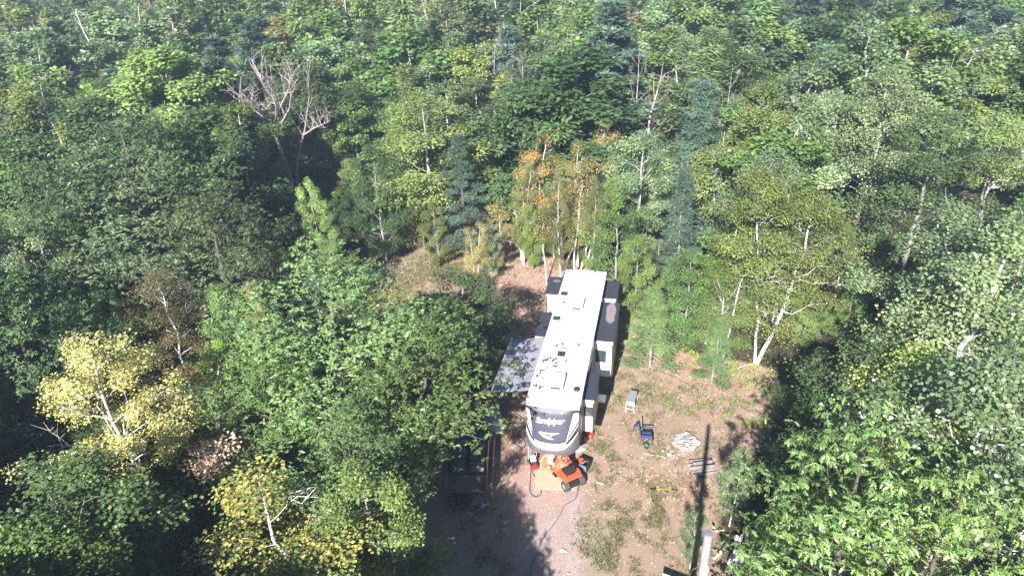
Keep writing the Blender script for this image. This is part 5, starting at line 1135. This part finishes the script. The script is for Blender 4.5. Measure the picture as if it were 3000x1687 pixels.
# black tub with grey front and orange things in it
t = empty('storage_tub', (2.98, 23.95, 0), R(-35), 'open black and grey tub with orange things inside, right of the mower', 'tub')
m = MB()
for (x0, x1, y0, y1) in [(-.3, .3, -.24, -.21), (-.3, .3, .21, .24), (-.3, -.27, -.21, .21), (.27, .3, -.21, .21)]: m.box(x0, x1, y0, y1, .03, .45, .006)
m.box(-.27, .27, -.21, .21, .03, .06); m.build('tub_body', M['black'], t)
m = MB(); m.box(-.31, .31, -.262, -.243, .05, .42, .008); m.build('grey_front', M['grey'], t)
m = MB(); m.box(-.25, .0, -.18, .18, .35, .46, .03, Matrix.Rotation(.3, 4, 'Z')); m.build('orange_tool_case', M['bucket'], t); m = MB(); m.tube([(.02, -.15, .4), (.12, 0, .5), (.2, .14, .42)], .035); m.build('tool_handle', M['steel'], t)
# pressure washer: frame, white tank, red pump
A = spot(1562, 1366); t = empty('pressure_washer', (A.x + .02, A.y, 0), R(4), 'pressure washer with white tank and red pump on a wheeled frame', 'pressure washer')
for sx in (-1, 1):
    m = MB(); m.tube([(sx * .2, -.3, .08), (sx * .2, .25, .12), (sx * .19, .4, .5), (sx * .17, .5, .85)], .018); m.build('frame_tube', M['alu'], t); wheel(t, sx * .25, .2, .13, .035)
m = MB(); m.tube([(-.17, .5, .85), (.17, .5, .85)], .018); m.build('push_handle', M['black'], t)
m = MB(); m.box(-.18, .18, -.2, .28, .16, .34, .03); m.build('engine', M['black'], t); m = MB(); m.box(-.13, .13, -.05, .28, .345, .47, .04); m.build('tank', M['pwhite'], t, smooth=True)
m = MB(); m.box(-.17, .17, -.34, -.2, .12, .28, .03); m.cyl((.06, -.22, .28), (.06, -.22, .36), .05); m.build('pump', M['red'], t)
# leveling blocks / cloth at the nose
t = MB(); t.box(-.4, .4, -.06, .06, .0, .05, .02); t.box(-.1, .42, -.16, .02, .05, .08, .02); o = t.build('ratchet_strap', M['pwhite']); o.location = spot(1690, 1319); o.rotation_euler = (0, 0, .2); tag(o, 'white and pink strap bundle on the ground under the trailer nose', 'strap')
t = MB(); t.cyl((0, 0, 0), (0, 0, .2), .09); t.cyl((0, 0, .2), (0, 0, .26), .05); o = t.build('water_filter', M['pblue']); o.location = spot(1716, 1292); tag(o, 'pale canister standing by the trailer front, below the orange bucket', 'canister')
t = empty('fuel_can', (*spot(1676, 1318)[:2], 0), .4, 'red plastic fuel can under the right front of the trailer', 'fuel can'); m = MB(); m.box(-.16, .16, -.1, .1, 0, .26, .03); m.build('can_body', M['red'], t); m = MB(); m.tube([(.08, 0, .26), (.14, 0, .36), (.24, 0, .38)], .02); m.build('spout', M['pwhite'], t)
# cords and hoses
def line(name, pts, r_, m_, lab, cat, z=.02):
    W = [spot(*p) for p in pts]; P_ = []
    for i in range(len(W) - 1):
        a, b, c, d_ = W[max(i - 1, 0)], W[i], W[i + 1], W[min(i + 2, len(W) - 1)]
        for k in range(5):
            t_ = k / 5; P_.append(.5 * ((2 * b) + (-a + c) * t_ + (2 * a - 5 * b + 4 * c - d_) * t_ ** 2 + (-a + 3 * b - 3 * c + d_) * t_ ** 3))
    P_.append(W[-1]); m = MB(); m.tube([(p.x, p.y, z + .005) for p in P_], r_, 5); tag(m.build(name, m_), lab, cat)
line('hose', [(1700, 1405), (1694, 1430), (1685, 1462), (1655, 1480), (1640, 1510), (1620, 1540), (1600, 1563), (1585, 1590), (1572, 1620), (1560, 1650), (1548, 1700), (1530, 1760)], 0.015, M['hose'], 'blue hose running down from the mower to the bottom edge', 'hose')
line('hose', [(1503, 1283), (1510, 1278), (1524, 1280), (1536, 1290), (1540, 1305), (1530, 1312), (1515, 1305), (1504, 1297), (1501, 1288)], .02, M['hose'], 'loop of blue hose on the ground at the left front of the trailer', 'hose')
line('cord', [(1556, 1372), (1554, 1400), (1552, 1430), (1557, 1450), (1572, 1456), (1584, 1448), (1585, 1436)], .012, M['cord'], 'black cord looping from the pressure washer to the plywood', 'cord')
line('cord', [(1556, 1372), (1562, 1388), (1571, 1399)], .012, M['cord'], 'short black cord end lying on the plywood corner', 'cord')
line('cord', [(1495, 1255), (1484, 1300), (1470, 1340), (1460, 1368), (1450, 1382), (1440, 1380)], .014, M['yel'], 'yellow extension cord in the shade right of the cargo trailer', 'cord')
line('cord', [(1815, 1072), (1850, 1068), (1880, 1072), (1920, 1085), (1960, 1098), (2030, 1135), (2080, 1175)], .010, M['cord'], 'thin black cable crossing the dirt behind the folding bench', 'cable')
# litter
m = MB(); m.poly([(-.14, -.05, .02), (.02, -.1, .05), (.16, .02, .03), (.1, .1, .02), (-.1, .06, .05)], .01); o = m.build('paper_scrap', M['pwhite']); o.location = spot(1650, 1615); o.rotation_euler = (0, 0, -.6); tag(o, 'crumpled white scrap lying on the bare dirt near the bottom', 'litter')
for (a, b, L_, w_, r_, lab) in [((1222), 1602, .5, .12, .5, 'short pale board lying in the shade left of the clearing bottom'), (1207, 1632, .85, .06, .25, 'thin pale stick of lumber in the shade at the bottom, below the short board'), (1376, 1504, .35, .1, -.7, 'pale block end lying below the scrap pile')]:
    m = MB(); m.box(-L_ / 2, L_ / 2, -w_ / 2, w_ / 2, .02, .05); o = m.build('board_offcut', M['pwhite'] if L_ > .8 else M['alu']); o.location = spot(a, b); o.rotation_euler = (0, 0, r_); tag(o, lab, 'board')
# pale blue covered thing under the awning
t = empty('water_tank', (-1.25, 27.4, 0), .2, 'pale blue rounded plastic tank with a round lid under the awning', 'tank')
m = MB(); m.box(-.55, .4, -1.0, .55, .0, .75, .2); m.build('tank_body', M['pblue'], t, smooth=True); m = MB(); m.lathe([(0, .95), (.25, .93), (.33, .85), (.34, .74)], 22, Matrix.Translation((-.15, .3, 0))); m.build('round_lid', M['pblue'], t, smooth=True)
# utility trailer with wrapped load in the shade
ut = empty('cargo_trailer', (-2.35, 24.2, 0), R(-2), 'dark open utility trailer with plank sides loaded with black printed wrap', 'utility trailer')
m = MB(); m.box(-.95, .85, -1.9, 2.4, .42, .5); m.build('deck', M['wood'], ut)
for z_ in (.55, .82): m = MB(); m.box(.87, .91, -1.95, 2.45, z_, z_ + .24, .01); m.build('side_plank', M['wood'], ut); m = MB(); m.box(-1.0, -.96, -1.95, 2.45, z_, z_ + .24, .01); m.build('side_plank', M['wood'], ut)
m = MB(); m.box(.99, 1.14, -1.6, 1.9, .30, .62, .02); m.build('wheel_guard', M['wood'], ut)
for sx in (-1, 1): wheel(ut, sx * 1.06 - .05, -.1, .3, .09)
m = MB(); m.tube([(-.6, -1.9, .42), (0, -3.0, .4), (.5, -1.9, .42)], .05, 4); m.build('tongue', M['blackst'], ut)
def loadf(x0, x1, y0, y1, h):
    def f(u, v):
        x_ = x0 + (x1 - x0) * u; y_ = y0 + (y1 - y0) * v; e = min(u, 1 - u, v, 1 - v); n_ = float(vnoise(np.array([x_ + 40]), np.array([y_ + 40]), .3, 71)[0])
        return (x_, y_, .5 + (h + (n_ - .5) * .12) * min(1, e * 9))
    return f
ld = empty('wrapped_load', (-2.35, 24.2, 0), R(-2), 'black plastic-wrapped bundles with pale blue printing on the cargo trailer', 'wrapped bundles')
for (x0, x1, h_) in ((-.9, -.08, .62), (-.02, .8, .5)):
    o = cloth('bundle', 26, M['wrap'], loadf(x0, x1, -.9, 2.3, h_)); o.parent = ld
    m = MB(); rn2 = random.Random(int(h_ * 100))
    for r_ in range(9):
        yy = -.7 + r_ * .33
        for k in range(5):
            xx = x0 + .14 + k * .135; w_ = rn2.uniform(.03, .045)
            if rn2.random() < .18: continue
            a0 = rn2.uniform(0, 6.28); m.tube([(xx + math.cos(a0 + t_) * w_, yy + math.sin(a0 + t_) * .06, .5 + h_ + .075) for t_ in np.linspace(0, rn2.uniform(3, 5.8), 7)], .008, 3)
    m.build('print_marks', M['print'], ld)
# scrap pile at its near end
sp_ = [(-2.9, 21.9, .33), (-2.2, 22.0, .33), (-1.75, 21.75, .25)]
for i, (x_, y_, r_) in enumerate(sp_):
    t = empty('old_tyre', (x_, y_, .12 + .1 * (i % 2)), 0, ['worn black tyre lying at the left of the scrap in front of the cargo trailer', 'worn black tyre in the middle of the scrap in front of the cargo trailer', 'small tyre at the right end of the scrap in front of the cargo trailer'][i], 'tyre')
    t.rotation_euler = (.2 * (i - 1), .15, 0); m = MB(); m.lathe([(r_ * .55, -.08), (r_ * .9, -.09), (r_, -.05), (r_, .05), (r_ * .9, .09), (r_ * .55, .08)], 22); m.build('tread', M['rubber'], t, smooth=True); m = MB(); m.lathe([(r_ * .54, -.05), (.05, -.02), (.05, .02), (r_ * .54, .05)], 14); m.build('rim', M['blackst'], t)
rn3 = random.Random(8)
for i in range(14):
    A = Vector((rn3.uniform(-3.3, -1.5), rn3.uniform(21.5, 22.6), rn3.uniform(.05, .35))); m = MB(); a = rn3.uniform(0, 3.1); L_ = rn3.uniform(.25, .7)
    if i % 3: m.box(-L_ / 2, L_ / 2, -.04, .04, -.03, .03, .005)
    else: m.rock((0, 0, 0), .12, i, 1)
    o = m.build('scrap_piece', [M['blackst'], M['band'], M['pblue'], M['wood']][i % 4]); o.location = A; o.rotation_euler = (rn3.uniform(-.3, .3), rn3.uniform(-.3, .3), a); tag(o, 'dark piece of scrap in the shaded heap in front of the cargo trailer', 'scrap', 'scrap heap in front of the cargo trailer')
t = empty('red_handcart', (-3.75, 25.3, 0), .3, 'red wheeled machine in the half shade left of the cargo trailer', 'machine')
m = MB(); m.box(-.3, .3, -.2, .2, .2, .3, .02); m.build('deck', M['red'], t); m = MB(); m.lathe([(0, .5), (.12, .48), (.15, .42), (.15, .28)], 14, Matrix.Translation((-.12, 0, 0))); m.build('engine_cover', M['red'], t); m = MB(); m.tube([(-.22, .2, .3), (-.22, .75, .8), (.22, .75, .8), (.22, .2, .3)], .018); m.build('handle', M['black'], t)
for sx in (-1, 1): wheel(t, sx * .32, -.12, .12, .04); wheel(t, sx * .32, .18, .12, .04)
A = spot(1436, 1292, .1); t = empty('shovel', (A.x, A.y, .0), 0, 'pale paddle-ended shovel leaning along the right side of the cargo trailer', 'shovel')
B_ = spot(1448, 1352, 0); d_ = B_ - A
m = MB(); m.tube([(0, 0, .9), (d_.x * .6, d_.y * .6, .45), (d_.x * .9, d_.y * .9, .15)], .022); m.build('shaft', M['pblue'], t); m = MB(); m.lathe([(0, .02), (.11, .02), (.13, 0), (.0, -.02)], 14, Matrix.Translation((d_.x, d_.y, .08)) @ Matrix.Diagonal((1, 1.9, 1, 1))); m.build('blade', M['pblue'], t)
A = spot(1418, 1425); t = empty('pickaxe', (A.x, A.y, 0), 0, 'red-ended long bar leaning at the near corner of the cargo trailer', 'bar')
m = MB(); m.tube([(.05, .1, .95), (.2, -.3, .5)], .02); m.build('red_grip', M['red'], t); m = MB(); m.tube([(.2, -.3, .5), (.42, -.85, .02)], .014); m.build('bar', M['steel'], t)

# ------------------------------------------------------------------ utility pole and logs at the bottom
PT = spot(2076, 1562, 11.0); PB = Vector((PT.x - .05, PT.y - .1, 0))
up_ = empty('utility_pole', PB, 0, 'weathered wooden utility pole with grey conduit at the bottom edge', 'utility pole')
pv = PT - PB
m = MB(); m.tube([(0, 0, 0), tuple(pv * .5), tuple(pv)], [.16, .13, .095], 14); m.build('pole', M['polew'], up_, smooth=True)
m = MB(); m.lathe([(0, .03), (.09, .02), (.1, -.01)], 14, Matrix.Translation(pv)); m.build('pole_cap', M['grey'], up_)
cv = Vector((.03, -.135, 0)); m = MB(); m.tube([tuple(cv), tuple(pv * .905 + cv + Vector((0, .0, 0)))], .03, 8); m.lathe([(0, .12), (.05, .1), (.06, 0), (.03, -.03)], 12, Matrix.Translation(pv * .905 + cv)); m.build('conduit', M['alu'], up_, smooth=True)
for k, f_ in enumerate((.82, .74)): 
    q_ = pv * f_; m = MB(); m.tube([tuple(q_ + Vector((-.05, -.16, 0))), tuple(q_ + Vector((-.45, -.3, -.12))), tuple(q_ + Vector((-.9, -.25, -.02))), tuple(q_ + Vector((-1.2, -.5, -.4)))], .011, 4); m.build('service_wire', M['cord'], up_)
q_ = pv * .965; m = MB(); m.tube([tuple(q_ + Vector((-.13, 0, -.7))), tuple(q_ + Vector((-.26, -.02, -.78))), tuple(q_ + Vector((-.3, -.04, -1.0)))], .012, 4); m.build('wire_hook', M['cord'], up_)
m = MB(); m.box(-.36, -.14, -.34, -.12, 0, .2, .02, Matrix.Translation(pv * .79)); m.build('splice_box', M['hose'], up_)
def logp(name, pts, r_, lab, m_=BK['birch'], group=None):
    W = [Vector(p) for p in pts]; o0 = W[0]; m = MB(); m.tube([tuple(q - o0) for q in W], [r_ * (1 - .25 * i / (len(W) - 1)) for i in range(len(W))], 8); o = m.build(name, m_, smooth=True); o.location = o0
    tag(o, lab, 'log', group); e = MB(); dr = (W[0] - W[1]).normalized(); e.cyl(tuple(dr * .002), tuple(dr * .012), r_ * .93, n=8); e.build('cut_end', M['cut'], o); return o
lg = lambda px, py, z: tuple(spot(px, py, z))
logp('birch_log', [lg(2093, 1636, .08), lg(2132, 1595, .10)], .07, 'single short white log lying apart, right of the utility pole')
logp('birch_log', [lg(2131, 1700, .1), lg(2143, 1655, .12), lg(2160, 1610, .15)], .07, 'thin white log at the left side of the log heap')
logp('birch_log', [lg(2163, 1690, .15), lg(2160, 1640, .18), lg(2158, 1570, .2)], .12, 'thick grey-white log upright in the middle of the log heap')
logp('birch_log', [lg(2170, 1670, .35), lg(2182, 1610, .36), lg(2190, 1560, .4)], .09, 'white log crossing on top of the log heap')
logp('birch_log', [lg(2136, 1650, .25), lg(2155, 1610, .3), lg(2175, 1565, .35)], .08, 'pale log slanting over the left logs of the heap')
logp('birch_log', [lg(2196, 1665, .2), lg(2192, 1600, .25)], .07, 'pinkish bare log at the right of the log heap', BK['dead'])
logp('birch_log', [lg(2212, 1662, .12), lg(2206, 1600, .2)], .08, 'rightmost pinkish log of the heap, beside the oak leaves', BK['dead'])
logp('birch_log', [lg(2088, 1556, .05), lg(2120, 1553, .06)], .06, 'short flat pinkish piece of wood behind the pole top', M['stone'])
t = empty('dark_table', (*spot(1970, 1738)[:2], 0), R(-28), 'dark box with a white front rail at the bottom edge, left of the pole', 'box')
m = MB(); m.box(-.5, .5, -.5, .3, 0, .45, .02); m.build('box_body', M['black'], t); m = MB(); m.box(-.52, .52, .3, .36, .38, .5, .01); m.build('white_rail', M['pwhite'], t)
# roots and fallen pale branch at the birch foot
for (pts, r_, lab) in [([(2218, 1066), (2185, 1072), (2150, 1084), (2120, 1080)], .05, 'pale fallen branch at the foot of the two white birches'), ([(2235, 1040), (2258, 1022), (2280, 1018)], .04, 'pale branch on the ground right of the leaning birch foot'),
                       ([(1240, 772), (1265, 765), (1290, 758)], .06, 'bleached log in the shade left of the trail')]:
    m = MB(); A = spot(*pts[0]); m.tube([tuple(spot(*p) - A + Vector((0, 0, .06))) for p in pts], [r_ * (1 - .2 * i) for i in range(len(pts))], 6); o = m.build('fallen_branch', BK['dead']); o.location = A; tag(o, lab, 'branch')
# arching dead stems over the trail
def arch(pts, r_, lab, m_=BK['dead'], name='bent_sapling'):
    A = spot(*pts[0]); W = [spot(*p) - A for p in pts]; m = MB(); m.tube([tuple(q) for q in W], [r_ * (1 - .75 * i / (len(W) - 1)) for i in range(len(W))], 6); o = m.build(name, m_, smooth=True); o.location = A; tag(o, lab, 'sapling'); return o
arch([(1540, 770, 0), (1528, 735, .8), (1510, 712, 1.5), (1475, 703, 1.9), (1438, 706, 1.9)], .06, 'pale sapling bent over in an arch towards the trail, left of the grove')
arch([(1410, 722, .6), (1425, 722, 1.0), (1455, 718, 1.2)], .05, 'crooked pale branch sticking out beside the little two-stemmed birch', name='crooked_branch')
for i, pts in enumerate([[(1245, 735, 0), (1240, 700, .8), (1225, 680, 1.3), (1215, 690, 1.2)], [(1250, 735, 0), (1262, 700, .9), (1285, 685, 1.5)], [(1240, 720, .2), (1215, 715, .8), (1212, 700, 1.2), (1235, 682, 1.9)], [(1255, 730, 0), (1280, 715, .6), (1283, 665, 2.0)]]):
    arch(pts, .045, ['drooping grey dead stem at the left of the bare bush by the trail', 'grey dead stem arching right in the bare bush by the trail', 'low curved grey stem at the foot of the bare bush by the trail', 'tallest upright grey stem of the bare bush by the trail'][i], name='dead_sapling')

# ------------------------------------------------------------------ haze
def haze():
    m = bpy.data.materials.new('haze_air'); m.use_nodes = True; nt = m.node_tree; nt.nodes.remove(nt.nodes['Principled BSDF'])
    v = nt.nodes.new('ShaderNodeVolumePrincipled'); v.inputs['Density'].default_value = .0007; v.inputs['Color'].default_value = (.60, .80, 1, 1); v.inputs['Anisotropy'].default_value = .0
    lk(nt, v.outputs[0], nt.nodes['Material Output'].inputs['Volume'])
    b = MB(); b.box(-950, 950, -350, 1550, -3, 27); tag(b.build('haze', m), 'thin bluish summer haze filling the air over the forest', 'haze', kind='stuff')
haze()
